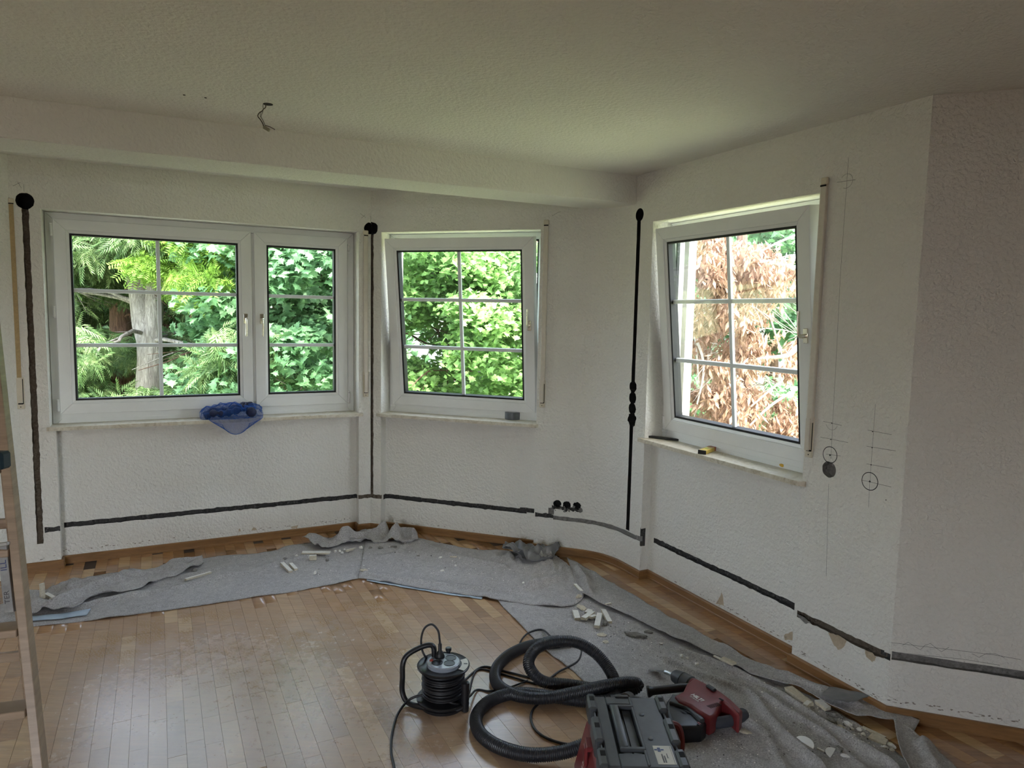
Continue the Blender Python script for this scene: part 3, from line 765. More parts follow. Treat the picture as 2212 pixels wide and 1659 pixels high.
# 4 maple in front of the left window
t4 = tree('maple_tree', 'cool green maple seen through both left sashes', None)
tp = [px(640,1600,9.5), px(625,1000,9.5), px(612,760,9.2), px(600,600,9.0), px(585,300,9.0)]
trunk('trunk', tp, (.10,.05), t4, M_barkr, 10, .05, 10); branches(t4, tp[1:], 26, 1.7, M_barkr, 11, .2, .02)
cs, rr = crown_centres(115, 410, 800, 400, 940, 6.8, 9.6, .22, .5)
cs = [c for c in cs]; scatter('foliage', blobs(30000, cs, rr, .35), .088, MT, t4, M_mapled, .75, .25)
cs, rr = crown_centres(60, 350, 860, 360, 980, 10, 12.5, .4, .7); scatter('foliage', blobs(20000, cs, rr, .2), .115, MT, t4, M_mapled, .7, .2)
# 5 maple at the middle window
t5 = tree('maple_tree', 'bright yellow green maple filling the middle window', None)
tp = [px(1000,1600,9), px(985,1000,8.8), px(968,800,8.6), px(965,640,8.4), px(960,520,8.2)]
trunk('trunk', tp, (.07,.03), t5, M_barkr, 10, .05, 12); branches(t5, tp[1:], 30, 1.8, M_barkr, 13, .1, .018)
cs, rr = crown_centres(66, 850, 1200, 520, 700, 6.8, 9.0, .25, .42); c2, r2 = crown_centres(46, 990, 1210, 660, 900, 6.6, 9.0, .25, .5); c3, r3 = crown_centres(30, 850, 1010, 790, 920, 7.0, 9.0, .22, .42)
cs += c2+c3+[tuple(px(890,690,7.5)), tuple(px(955,730,8.5))]; rr += r2+r3+[.25,.3]
scatter('foliage', blobs(34000, cs, rr, .35), .062, MT, t5, M_maple, .8, .2)
# 6 dry tree at the right window
t6 = tree('withered_tree', 'withered tree with hanging brown leaf tufts outside the right window', None)
tp = [px(1640,1700,7.4), px(1625,1150,7.4), px(1612,900,7.3), px(1606,720,7.3), px(1604,560,7.3), px(1600,300,7.3)]
trunk('trunk', tp, (.07,.05), t6, M_barkr, 10, .08, 14)
bb = [((1900,640,7.2),(1745,590,6.7),(1690,572,6.6),(1650,566,6.6),(1560,566,6.7),(1470,580,6.8)), ((1900,720,6.6),(1745,742,6.4),(1700,768,6.3),(1640,775,6.4),(1560,790,6.6)), ((1900,780,6.4),(1745,790,6.3),(1680,830,6.3),(1620,880,6.3)), ((1480,610,7),(1500,720,6.6),(1510,830,6.4)), ((1790,480,7),(1690,520,6.7),(1640,545,6.6)), ((1490,700,6.6),(1520,790,6.4),(1500,900,6.3)), ((1640,600,6.8),(1665,690,6.5),(1690,770,6.4)), ((1720,840,6.5),(1660,880,6.3),(1600,940,6.3))]
for i, b in enumerate(bb): trunk('branch', [px(*q) for q in b], (.035 if i < 2 else .014, .007), t6, M_barkt, 8, .1, 20+i)
branches(t6, tp[1:5], 34, 1.5, M_barkt, 15, .35, .010, (0,-1,0))
cs, rr = [], []
for (u0,u1,v0,v1,n) in ((1480,1600,520,650,34), (1600,1690,540,640,26), (1655,1700,545,630,8), (1490,1560,650,720,10), (1590,1640,640,790,24), (1490,1600,740,830,16), (1470,1620,830,960,44), (1600,1760,850,980,38), (1690,1740,740,800,6), (1520,1560,500,540,4)):
    a, b = crown_centres(n, u0, u1, v0, v1, 5.9, 7.4, .10, .22); cs += a; rr += b
base = blobs(3000, cs, rr, .2); tuft = np.repeat(base, 6, 0) + rs.normal(size=(18000,3))*[.018,.018,.03]
scatter('foliage', tuft, .085, quad_t(.16, .05), t6, M_dry, -.1, 1.3)
# 7 green maple behind the dry tree
t7 = tree('maple_tree', 'green tree behind the withered one outside the right window', None)
tp = [px(1700,1700,11), px(1670,1000,11), px(1665,760,10.5), px(1650,650,10.5), px(1640,300,10.5)]
trunk('trunk', tp, (.12,.08), t7, M_barkr, 10, .05, 16); branches(t7, tp[1:], 30, 2.2, M_barkt, 17, .2, .02)
cs, rr = crown_centres(100, 1400, 1900, 380, 1040, 8.6, 12, .3, .6)
scatter('foliage', blobs(26000, cs, rr, .35), .10, MT, t7, M_mapled, .8, .2)
# ground, hedge and pale house far behind
bm = bmesh.new(); g = bmesh.ops.create_grid(bm, x_segments=60, y_segments=60, size=45)
for v in bm.verts: v.co.z = GZ + .15*noise.noise(v.co*.3); v.co.y += 20
t = NT('lawn'); f = t.noise(t.pos(), 3, 6, .7); t.set(Base_Color=t.ramp(f, [(.3, (.24,.28,.12)), (.7, (.40,.42,.22))]), Roughness=.9)
gr = finish(bm, 'ground', None, t.m, True); gr['kind'] = 'structure'; gr['label'] = 'lawn below the windows'
bm = bmesh.new(); prism(bm, [(-8,1), (-.6,2.5), (-.4,7.5), (-4,9), (-8,8)], GZ-.2, GZ+.18)  # unseen pale slab, added on the left to bounce sunlight onto the soffit
t = NT('bounce_slab_pale'); f = t.noise(t.pos(), 6, 6, .7); t.set(Base_Color=t.ramp(f, [(.3, (.66,.66,.46)), (.7, (.80,.80,.58))]), Roughness=.9)
o = finish(bm, 'bounce_slab', None, t.m); o['kind'] = 'structure'; o['label'] = 'unseen pale slab added below the bay to bounce sunlight upwards'
rnd = random.Random(11)
h1 = tree('beech_hedge', 'tall dark trees closing the garden behind the others', None); 
cs, rr = [], []
for i in range(150):
    th = math.radians(rnd.choice([rnd.uniform(-52, -12), rnd.uniform(-52, -12), rnd.uniform(4, 13), rnd.uniform(24, 40)])); d = rnd.uniform(17, 22); cs.append((d*math.sin(th), d*math.cos(th), rnd.uniform(-3, 4.6 if th < -.25 else 3.4))); rr.append(rnd.uniform(.8, 1.8))
scatter('foliage', blobs(26000, cs, rr, .5), .34, MT, h1, M_mapled, .7, .1)
tb = [Vector((-14,14,GZ)), Vector((-14,14.2,2)), Vector((-14,14,6))]; trunk('trunk', tb, (.3,.15), h1, M_barkr, 10, .05, 40)
# ------------------------------------------------------------------ drop cloths
def felt():
    t = NT('grey_felt'); v = t.pos(); f = t.noise(v, 170, 4, .75); g = t.noise(v, 34, 4, .7); b = t.noise(v, 3.2, 4, .6)
    c = t.ramp(f, [(.28, (.12,.115,.113)), (.46, (.38,.365,.36)), (.62, (.54,.525,.52)), (.78, (.72,.71,.71))])
    c = t.mix(t.ramp(g, [(.38, .45), (.62, 0.)]), c, (.26,.248,.24))
    dust = t.math('MULTIPLY', t.ramp(b, [(.52, 0.), (.66, 1.)]), t.ramp(t.noise(v, 120, 3, .8), [(.50, 0.), (.62, 1.)]))
    c = t.mix(t.math('MULTIPLY', dust, .6), c, (.60,.58,.54))
    t.set(Base_Color=c, Roughness=.97); t.p.inputs['Specular IOR Level'].default_value = .12; t.p.inputs['Sheen Weight'].default_value = .15
    n1 = t.bump(f, .6, .003); t.bump(g, .35, .008, n1); return t.m
M_felt = felt()
M_film = plain('grey_film_backing', (.16,.16,.165), .28, noise_amt=.3, nscale=6, bump=.4)
M_tape = plain('pale_blue_film', (.42,.52,.62), .35, noise_amt=.15, nscale=15)
def pl_rs(P, n):
    L = [0]
    for a, b in zip(P, P[1:]): L.append(L[-1]+(b-a).length)
    out = []
    for i in range(n+1):
        s = L[-1]*i/n; k = 0
        while k < len(L)-2 and L[k+1] < s: k += 1
        out.append(P[k].lerp(P[k+1], min(1, (s-L[k])/max(1e-9, L[k+1]-L[k]))))
    return out
def dseg(p, P):
    best = 9
    for a, b in zip(P, P[1:]):
        d = b-a; t = max(0, min(1, (p-a).dot(d)/max(1e-9, d.dot(d)))); q = (p-a-d*t); e = q.length
        if e < best: best = e; side = d.x*q.y-d.y*q.x
    return best, side
def cloth(name, parent, A, B, nu, nv, folds=(), base=.004, crump=.004, csc=9, bumps=(), mats=None, seed=0, edge=.0, thick=.003, sm=4):
    A = pl_rs(smooth_path([fl(*q) for q in A], sm), nu); B = pl_rs(smooth_path([fl(*q) for q in B], sm), nu)
    F = [(smooth_path([fl(*q) for q in f[0]], 4), f[1], f[2]) for f in folds]; Bp = [(fl(u, v), r, h) for u, v, r, h in bumps]
    bm = bmesh.new(); G = []
    for i in range(nu+1):
        row = []
        for j in range(nv+1):
            t = j/nv; p = A[i].lerp(B[i], t); z = base
            q = Vector((p.x, p.y, 0)); nz = noise.fractal(Vector((p.x*csc, p.y*csc, seed)), 1.0, 2.0, 3)
            z += crump*(max(0, nz+.25))
            for P, h, w in F:
                d, s = dseg(q, P)
                if d < w*4:
                    sh = 1 if s > 0 else .55
                    z += h*math.exp(-(d/(w*sh))**2)*(.75+.5*noise.noise(Vector((p.x*5, p.y*5, seed+h*99))))
            for c, r, h in Bp:
                d = (q-c).length/r
                if d < 1.6: z += h*math.exp(-d*d*1.6)*(.35+1.3*abs(noise.fractal(Vector((p.x*19, p.y*19, seed+3)), 1., 2., 3)))
            e = min(t, 1-t, i/nu, 1-i/nu)
            if edge and e < .06: z += edge*(1-e/.06)*max(0, noise.noise(Vector((p.x*6, p.y*6, seed+7)))+.2)
            ox, oy = noise.noise(Vector((p.x*7, p.y*7, seed+1)))*.006, noise.noise(Vector((p.x*7, p.y*7, seed+2)))*.006
            row.append(bm.verts.new((p.x+ox, p.y+oy, z)))
        G.append(row)
    for i in range(nu):
        for j in range(nv): bm.faces.new((G[i][j], G[i+1][j], G[i+1][j+1], G[i][j+1]))
    bmesh.ops.recalc_face_normals(bm, faces=bm.faces)
    if sum(f.normal.z for f in bm.faces) < 0: bmesh.ops.reverse_faces(bm, faces=bm.faces)
    bmesh.ops.solidify(bm, geom=list(bm.faces), thickness=thick)
    for f in bm.faces: f.smooth = True
    m = bpy.data.meshes.new(name); bm.to_mesh(m); bm.free()
    o = obj(name, m, parent, mats or M_felt); return o
def top(name, o, label, cat, group=None): return tag(o, label, cat, group)
G1 = 'grey felt drop cloths along the walls'
cl = cloth('drop_cloth', None, [(-60,1375),(62,1357),(200,1341),(345,1322),(500,1299),(600,1284),(700,1267),(775,1250),(800,1240)], [(-60,1330),(20,1300),(71,1287),(130,1273),(200,1254),(300,1238),(437,1208),(557,1197),(653,1176),(745,1168),(810,1158)], 150, 34,
    folds=[([(150,1318),(230,1300),(330,1283),(430,1262),(560,1232),(650,1208),(700,1200)], .030, .022), ([(300,1262),(430,1240),(560,1213),(640,1195)], .022, .018), ([(640,1235),(700,1238),(780,1238)], .010, .02), ([(200,1262),(300,1250),(380,1232)], .028, .03)], crump=.006, seed=1, edge=.004)
top('', cl, 'long grey felt drop cloth running along the left window wall', 'drop cloth', G1)
fp = cloth('folded_flap', cl, [(60,1336),(120,1330),(165,1322),(205,1300),(255,1290),(300,1279),(345,1258),(395,1246),(440,1222)], [(40,1286),(71,1283),(96,1284),(130,1272),(158,1263),(200,1254),(244,1244),(330,1234),(437,1208)], 80, 24,
    folds=[([(100,1330),(150,1310),(200,1282),(260,1265)], .055, .03), ([(150,1282),(200,1268),(300,1250)], .045, .03), ([(75,1300),(85,1320)], .06, .03)], base=.020, crump=.028, csc=6.5, seed=4, edge=.03, mats=M_felt)
fl2 = cloth('film_backing', cl, [(60,1347),(120,1342),(185,1333)], [(60,1336),(120,1331),(195,1320)], 24, 6, base=.012, crump=.004, mats=M_tape, seed=6)
cp = cloth('crumpled_edge', cl, [(690,1190),(720,1188),(760,1180),(800,1178),(850,1176),(880,1180),(905,1172)], [(653,1174),(713,1170),(745,1166),(772,1158),(805,1158),(850,1160),(895,1160)], 70, 22,
    folds=[([(740,1176),(772,1168),(830,1164)], .070, .035), ([(850,1172),(870,1162),(892,1168)], .075, .035)], base=.02, crump=.05, csc=8, seed=8, edge=.03)
cm = cloth('drop_cloth', None, [(775,1252),(850,1264),(940,1279),(1040,1293),(1075,1300),(1150,1310),(1225,1315),(1254,1303),(1263,1280),(1245,1255)], [(790,1172),(850,1170),(889,1166),(915,1168),(962,1180),(1034,1191),(1084,1192),(1142,1202),(1190,1206),(1225,1225)], 120, 44,
    folds=[([(790,1246),(860,1256),(950,1267),(1050,1279),(1120,1282),(1160,1270)], .026, .026), ([(905,1172),(930,1185),(990,1208),(1060,1222),(1090,1232)], .022, .02), ([(880,1178),(850,1198),(800,1212),(760,1212)], .018, .02),
           ([(1140,1275),(1180,1262),(1220,1250)], .030, .04), ([(1215,1230),(1235,1255),(1252,1290)], .035, .03)], base=.010, crump=.010, seed=11, edge=.006, bumps=[(1100,1212,.10,.05), (1175,1215,.12,.08), (1200,1240,.10,.05)])
top('', cm, 'crumpled grey felt drop cloth laid across the corner of the bay', 'drop cloth', G1)
cloth('film_backing', cm, [(1084,1206),(1120,1220),(1150,1228),(1180,1226),(1205,1215)], [(1090,1192),(1115,1196),(1150,1198),(1185,1196),(1212,1204)], 46, 18, folds=[([(1090,1204),(1150,1212),(1200,1208)], .045, .025), ([(1130,1222),(1165,1212)], .04, .02)], base=.045, crump=.06, csc=10, mats=M_film, seed=14, edge=.02)
cloth('taped_edge', cm, [(792,1256),(860,1268),(940,1282),(1040,1296)], [(795,1250),(862,1261),(942,1275),(1044,1289)], 60, 4, base=.006, crump=.003, csc=20, mats=M_tape, seed=15)
cr_ = cloth('drop_cloth', None, [(1075,1298),(1130,1358),(1180,1405),(1240,1454),(1290,1503),(1350,1563),(1490,1705)], [(1225,1228),(1300,1265),(1430,1343),(1560,1413),(1700,1480),(1800,1535),(1900,1600),(2030,1705)], 190, 90,
    folds=[([(1440,1432),(1540,1476),(1620,1503),(1655,1545),(1700,1600),(1770,1670)], .026, .022), ([(1470,1408),(1580,1452),(1680,1502),(1760,1552),(1850,1612),(1930,1670)], .036, .022), ([(1600,1556),(1645,1584),(1680,1640),(1700,1690)], .030, .022),
           ([(1690,1600),(1740,1640),(1790,1690)], .030, .022), ([(1640,1500),(1700,1540),(1800,1605),(1860,1660)], .026, .02), ([(1330,1370),(1420,1420),(1500,1450)], .010, .02), ([(1420,1395),(1500,1440),(1640,1490)], .012, .015)], crump=.010, csc=6, seed=21, edge=.003)
top('', cr_, 'wide grey felt drop cloth under the breaker and the red toolbox', 'drop cloth', G1)
cs_ = cloth('drop_cloth', None, [(1250,1290),(1345,1333),(1430,1376),(1530,1420),(1620,1466),(1720,1496),(1790,1533),(1850,1560),(1930,1569),(1971,1598)], [(1225,1214),(1330,1275),(1430,1334),(1520,1384),(1610,1432),(1710,1474),(1793,1508),(1874,1528),(1940,1551),(1985,1570)], 150, 18, sm=1,
    folds=[([(1245,1240),(1262,1262),(1270,1290)], .04, .025), ([(1700,1473),(1760,1500),(1850,1538)], .022, .03)], base=.026, crump=.010, csc=8, seed=31, edge=.012)
top('', cs_, 'narrow grey felt strip folded along the right wall', 'drop cloth', G1)
cloth('film_backing', cs_, [(1770,1528),(1800,1540),(1830,1545)], [(1790,1508),(1830,1516),(1880,1528)], 20, 10, base=.05, crump=.012, mats=M_tape if False else M_film, seed=33)
cloth('turned_corner', cs_, [(1928,1568),(1932,1600),(1942,1650),(1970,1710)], [(1934,1567),(1985,1606),(2040,1655),(2090,1705)], 50, 18, folds=[([(1932,1575),(1936,1620),(1955,1690)], .03, .015), ([(1990,1625),(2010,1670)], .03, .03)], base=.03, crump=.012, csc=9, seed=35, edge=.01)
# ------------------------------------------------------------------ rubble
M_white = plain('painted_plaster', (.78,.77,.72), .85, nscale=60, noise_amt=.10); M_tan = plain('plaster_core', (.56,.51,.40), .95, nscale=90, noise_amt=.2, bump=.5)
M_brickg = rough_groove('grey_rubble', (.10,.10,.095), (.28,.27,.25), (.55,.53,.5), 70)
def zmap(u, v):
    "height of whatever lies on the floor at that spot"
    p = fl(u, v); dg = ZM['dg']; h, loc, n, i, ob, m = SC.ray_cast(dg, Vector((p.x, p.y, .6)), Vector((0,0,-1)))
    return loc.z if h else 0
bpy.context.view_layer.update(); ZM = {'dg': bpy.context.evaluated_depsgraph_get()}
def strip_mesh(L, w, h, seed, core=True):
    rnd = random.Random(seed); bm = bmesh.new(); n = 5; rows = []
    for i in range(n+1):
        x = -L/2+L*i/n; j = lambda a: a*(1+.14*(rnd.random()-.5))
        rows.append([bm.verts.new((x+(rnd.random()-.5)*(.25*w if i in (0, n) else .0), y, z)) for y, z in ((-j(w)/2,0),(j(w)/2,0),(j(w)/2,h),(-j(w)/2,h))])
    for a, b in zip(rows, rows[1:]):
        for k in range(4):
            f = bm.faces.new((a[k], b[k], b[(k+1)%4], a[(k+1)%4])); f.material_index = 0 if k == 2 else 1
    for r in (rows[0], rows[-1]): f = bm.faces.new(r); f.material_index = 1
    return me_from(bm, name='plaster_strip')
def chunk_mesh(sx, sy, sz, seed, sub=2):
    bm = bmesh.new(); bmesh.ops.create_icosphere(bm, subdivisions=sub, radius=.5)
    for v in bm.verts:
        k = 1+.45*noise.noise(v.co*3+Vector((seed,0,0)))+.2*noise.noise(v.co*8+Vector((0,seed,0)))
        v.co = Vector((v.co.x*sx*k, v.co.y*sy*k, max(-.25, v.co.z*k)*sz)); v.co.z += .25*sz
    return me_from(bm, name='plaster_chunk')
pieces = []
def put(o, u, v, rz, tx=0, ty=0, lift=0):
    p = fl(u, v); o.location = (p.x, p.y, zmap(u, v)+lift); o.rotation_euler = (tx, ty, rz)
def strip(u0, v0, u1, v1, w, h, label, tilt=0, white=True, group=None, lift=0.0, mats=None):
    a, b = fl(u0, v0), fl(u1, v1); L = (b-a).length; o = obj('plaster_strip', strip_mesh(L, w, h, len(pieces)+3), None, mats or [M_white, M_tan]); pieces.append(o)
    u, v = (u0+u1)/2, (v0+v1)/2; put(o, u, v, math.atan2(b.y-a.y, b.x-a.x), 0, tilt, lift+.001)
    return tag(o, label, 'plaster piece', group)
def chunk(u, v, s, label, mat=None, group=None, rz=None, name='plaster_chunk'):
    k = len(pieces); o = obj(name, chunk_mesh(*s, k*1.7+1, 2 if max(s) > .018 else 1), None, mat or M_white); pieces.append(o)
    put(o, u, v, rz if rz is not None else k*1.3, lift=-.001); return tag(o, label, 'plaster piece', group)
GR = 'broken wall plaster on the drop cloths'
WT = [M_white, M_tan]; TT = [M_tan, M_tan]
s = strip(88,1312, 98,1309, .010, .085, 'white plaster strip standing upright in the cloth folds beside the ladder', group=GR)
strip(98,1298, 122,1303, .022, .016, 'short white plaster strip lying beside the upright one near the ladder', .25, group=GR)
strip(108,1306, 126,1304, .015, .012, 'pale plaster stub below the short strip near the ladder', group=GR, mats=TT)
chunk(128,1301, (.035,.03,.03), 'dark rubble lump beside the plaster strips near the ladder', M_brickg, GR)
strip(401,1258, 456,1239, .020, .011, 'long slanting plaster strip on the left cloth', .05, group=GR)
chunk(420,1236, (.035,.03,.03), 'grey rubble lump behind the long slanting strip', M_brickg, GR)
strip(609,1220, 628,1239, .024, .014, 'longer of the two white strips lying parallel on the left cloth', group=GR)
strip(628,1222, 640,1235, .022, .014, 'shorter of the two white strips lying parallel on the left cloth', group=GR)
chunk(615,1217, (.03,.022,.02), 'dark lump behind the two parallel strips', M_brickg, GR)
strip(653,1203, 713,1203, .040, .010, 'long broad white strip near the cloth folds on the left', group=GR)
strip(669,1212, 684,1211, .020, .030, 'small white block standing in front of the long broad strip', group=GR)
chunk(640,1204, (.035,.02,.018), 'white curved scrap at the left end of the long broad strip', None, GR)
chunk(707,1214, (.022,.018,.022), 'brown grey crumb right of the small white block', M_brickg, GR)
chunk(681,1242, (.030,.022,.026), 'single white and dark lump near the front edge of the left cloth', None, GR)
for i, (u, v, r) in enumerate([(724,1194,.020),(734,1193,.018),(739,1197,.020),(744,1190,.018)]): chunk(u, v, (r, r, r), 'white pebble sized plaster lump in the little heap under the crumpled fold', None, 'white pebble sized lumps under the crumpled fold')
strip(748,1198, 768,1185, .016, .012, 'white splinter leaning out of the little heap of lumps', .2, group=GR)
chunk(780,1186, (.030,.02,.024), 'white jagged lump right of the white splinter', None, GR)
for u, v, s_, l in ((800,1189,.030,'grey shard under the right crumpled fold'), (822,1187,.045,'wide grey shard under the right crumpled fold'), (850,1186,.05,'flat grey slab piece beneath the big crumple'), (875,1181,.032,'dark shard at the right end of the big crumple')): chunk(u, v, (s_, s_*.6, .016), l, M_brickg, GR)
chunk(786,1240, (.055,.030,.018), 'crumbly heap of plaster on the seam between the two cloths', M_tan, GR)
chunk(951,1209, (.032,.018,.014), 'white flake left of a thin one in the middle of the bay cloth', None, GR)
strip(972,1209, 987,1209, .010, .006, 'thin cream flake in the middle of the bay cloth', group=GR, mats=TT)
chunk(955,1238, (.028,.020,.012), 'white lump in front of the white flake on the bay cloth', None, GR)
chunk(984,1228, (.020,.016,.016), 'small round white lump on the bay cloth', None, GR)
chunk(903,1206, (.025,.018,.010), 'brown crumb at the back of the bay cloth', M_brickg, GR)
chunk(1130,1264, (.022,.016,.012), 'white crumb on the right part of the bay cloth', None, GR)
strip(1241,1279, 1256,1289, .018, .008, 'white curved flake caught under the torn cloth edge', .2, group=GR)
chunk(1251,1296, (.045,.03,.02), 'tan crumpled lump below the white curved flake', M_tan, GR)
chunk(1256,1317, (.075,.045,.014), 'broad tan slab at the top of the pile behind the hose', M_tan, GR)
strip(1242,1326, 1247,1343, .030, .016, 'short strip at the left of the pile behind the hose', group=GR)
strip(1260,1347, 1280,1327, .030, .014, 'slanting strip lying across the pile behind the hose', .1, group=GR, lift=.006)
strip(1268,1330, 1275,1324, .030, .010, 'white strip end under the slanting strip of the pile', group=GR)
strip(1274,1345, 1287,1336, .020, .012, 'bright white jagged flake in the middle of the pile', .2, group=GR, lift=.01)
strip(1289,1361, 1295,1333, .028, .016, 'long strip pointing to the hose in the pile', group=GR, lift=.004)
strip(1303,1324, 1317,1351, .026, .015, 'rightmost long strip of the pile behind the hose', group=GR)
chunk(1308,1354, (.036,.030,.035), 'grey gritty lump right of the pile behind the hose', M_brickg, GR)
chunk(1300,1374, (.05,.04,.014), 'tan flat piece just outside the hose loop', M_tan, GR); chunk(1308,1389, (.035,.03,.012), 'small tan flat piece touching the hose loop', M_tan, GR)
strip(1308,1319, 1319,1315, .012, .006, 'white flake lying on the edge of the narrow cloth strip', .1, group=GR, lift=.004)
chunk(1372,1377, (.105,.035,.030), 'long grey gritty fragment on the wide cloth', M_brickg, GR, -.35)
chunk(1400,1372, (.05,.02,.02), 'thin dark fragment right of the long gritty one', M_brickg, GR, -.3)
chunk(1428,1396, (.022,.018,.014), 'white crumb behind the breaker chisel', None, GR)
chunk(1472,1425, (.022,.016,.020), 'white lump of a pair behind the drill chuck', None, GR); chunk(1484,1426, (.018,.014,.016), 'smaller lump of the pair behind the drill chuck', None, GR)
chunk(1505,1440, (.026,.018,.010), 'flat white crumb right of the pair behind the chuck', None, GR)
strip(1558,1442, 1586,1455, .028, .010, 'tan flat piece wedged under the edge of the narrow cloth', 0, group=GR, mats=TT, lift=.008)
strip(1541,1434, 1556,1441, .010, .006, 'thin white sliver left of the wedged tan piece', 0, group=GR, lift=.008)
strip(1702,1496, 1748,1530, .042, .018, 'big gritty plaster strip in the fold near the right wall', .05, group=GR, mats=TT)
strip(1748,1526, 1738,1534, .02, .014, 'white end piece touching the big gritty strip', 0, group=GR)
strip(1764,1522, 1788,1538, .032, .014, 'white strip below the big gritty one in the fold', .05, group=GR)
chunk(1803,1548, (.070,.035,.018), 'gritty slab in the middle of the fold trough', M_brickg, GR, -.8)
chunk(1795,1560, (.05,.03,.014), 'dark flaky rubble beside the gritty slab', M_brickg, GR, -.8)
chunk(1832,1570, (.040,.026,.022), 'white jagged lump in the fold trough', None, GR); chunk(1815,1576, (.030,.026,.014), 'cream lump left of the white jagged one', M_tan, GR)
chunk(1841,1580, (.016,.014,.014), 'small pale pebble below the white jagged lump', None, GR)
chunk(1856,1581, (.020,.018,.018), 'round pale pebble in the fold trough', None, GR); chunk(1864,1592, (.022,.016,.018), 'oval white pebble in the fold trough', None, GR)
strip(1862,1574, 1911,1597, .018, .008, 'long thin plaster lath at the end of the fold trough', 0, group=GR, mats=TT)
strip(1878,1594, 1915,1610, .045, .008, 'broad pale plaster plate at the end of the fold trough', 0, group=GR, mats=TT)
chunk(1925,1612, (.026,.040,.016), 'bright white jagged end piece by the turned cloth corner', None, GR, .6)
chunk(1910,1620, (.026,.016,.012), 'left one of two pale pebbles by the turned cloth corner', None, GR); chunk(1927,1624, (.026,.018,.012), 'right one of two pale pebbles by the turned cloth corner', M_tan, GR)
def shard(u, v, R_, a0, a1, label, rz, tilt):
    bm = bmesh.new(); n = 10; P = [(math.cos(a0+(a1-a0)*i/n)*R_, math.sin(a0+(a1-a0)*i/n)*R_) for i in range(n+1)] + [(-R_*.2, .006)]
    prism(bm, P, 0, .004); bmesh.ops.bevel(bm, geom=bm.edges[:], offset=.0008, segments=1, affect='EDGES'); o = finish(bm, 'cover_shard', None, M_lid); pieces.append(o); put(o, u, v, rz, tilt, 0, .006); tag(o, label, 'plastic piece', 'broken white socket covers'); return o
M_lid = plain('white_plastic', (.78,.78,.76), .3, noise_amt=.03)
shard(1735,1628, .036, -.3, 2.5, 'half of a round white plastic cover in the folds, left of the smaller shards', -.5, .3)
shard(1803,1637, .034, .3, 3.0, 'broken round white plastic cover beside a dark lump', .8, .2); shard(1826,1645, .020, 0, 2.2, 'small white plastic shard right of the broken cover', .3, .3)
strip(1765,1621, 1780,1628, .008, .004, 'thin white plastic sliver between the two broken covers', 0, group=GR)
chunk(1812,1624, (.035,.028,.02), 'dark gritty lump behind the broken plastic cover', M_brickg, GR)
chunk(1606,1584, (.06,.03,.010), 'crumbly tan patch of grit right of the breaker handle', M_tan, GR)
# fine grit on the cloths
rnd = random.Random(77); V, Fc, MI = [], [], []
def grit(n, poly, smin, smax, wch=.5):
    us = [p[0] for p in poly]; vs = [p[1] for p in poly]; k = 0; t = 0
    while k < n and t < n*20:
        t += 1; u = rnd.uniform(min(us), max(us)); v = rnd.uniform(min(vs), max(vs)); c = False
        for i in range(len(poly)):
            (x1, y1), (x2, y2) = poly[i], poly[i-1]
            if (y1 > v) != (y2 > v) and u < (x2-x1)*(v-y1)/(y2-y1)+x1: c = not c
        if not c: continue
        k += 1; p = fl(u, v); z = zmap(u, v); s = rnd.uniform(smin, smax)*(.5+rnd.random()**3); b = len(V); h = s*.7
        a = rnd.random()*6
        for i in range(4): V.append((p.x+math.cos(a+i*1.57)*s*rnd.uniform(.5,1), p.y+math.sin(a+i*1.57)*s*rnd.uniform(.4,1), z))
        V.append((p.x, p.y, z+h)); mi = 0 if rnd.random() < wch else (1 if rnd.random() < .5 else 2)
        for i in range(4): Fc.append((b+i, b+(i+1)%4, b+4)); MI.append(mi)
grit(420, [(1330,1340),(1500,1420),(1700,1500),(1900,1600),(1900,1650),(1600,1650),(1500,1560),(1640,1540),(1400,1440),(1250,1380)], .002, .006)
grit(260, [(600,1200),(900,1180),(1050,1200),(1200,1250),(1150,1270),(900,1240),(700,1250)], .002, .006, .6)
grit(160, [(1480,1590),(1600,1600),(1640,1659),(1480,1659)], .001, .004, .9)
grit(160, [(1240,1290),(1330,1320),(1420,1400),(1330,1400),(1240,1360)], .002, .006, .5)
grit(140, [(1680,1490),(1900,1590),(1930,1630),(1850,1620),(1760,1560)], .003, .008, .6)
grit(40, [(150,1390),(900,1300),(1100,1360),(840,1659),(200,1659)], .001, .0025, .1)
gr_ = obj('plaster_grit', fast_mesh('plaster_grit', V, Fc, MI), None, [M_white, M_brickg, M_gdark]); tag(gr_, 'fine plaster grit strewn over the cloths', 'grit', kind='stuff')
# ------------------------------------------------------------------ cable reel
M_reelface = plain('socket_plate_grey', (.30,.33,.38), .22, noise_amt=.08); M_red = plain('red_plastic', (.17,.022,.024), .42, nscale=12, noise_amt=.15); M_dgrey = plain('dark_grey_plastic', (.060,.066,.072), .42, nscale=14, noise_amt=.25)
M_sticker = plain('sticker_paper', (.62,.60,.52), .4, noise_amt=.05); M_ink = plain('ink', (.05,.05,.06), .5); M_blue = plain('logo_blue', (.03,.05,.16), .4)
p0 = fl(957,1520)
reel = thing('cable_reel', 'black cable reel with four sockets and a tubular carrying handle on the parquet', 'cable reel', (p0.x, p0.y, 0)); reel.scale = (1.08, 1.08, 1.03)
def part(nm, bm, m, parent=reel, sm=30): o = finish(bm, nm, parent, m); autosmooth(o, sm); return o
bm = bmesh.new(); lathe(bm, [(0,.022),(.098,.022),(.102,.026),(.102,.030),(.098,.033),(.055,.036),(0,.036)], 40); part('lower_flange', bm, M_black)
bm = bmesh.new(); lathe(bm, [(0,0),(.088,0),(.090,.012),(.060,.022),(0,.022)], 32); part('base', bm, M_black)
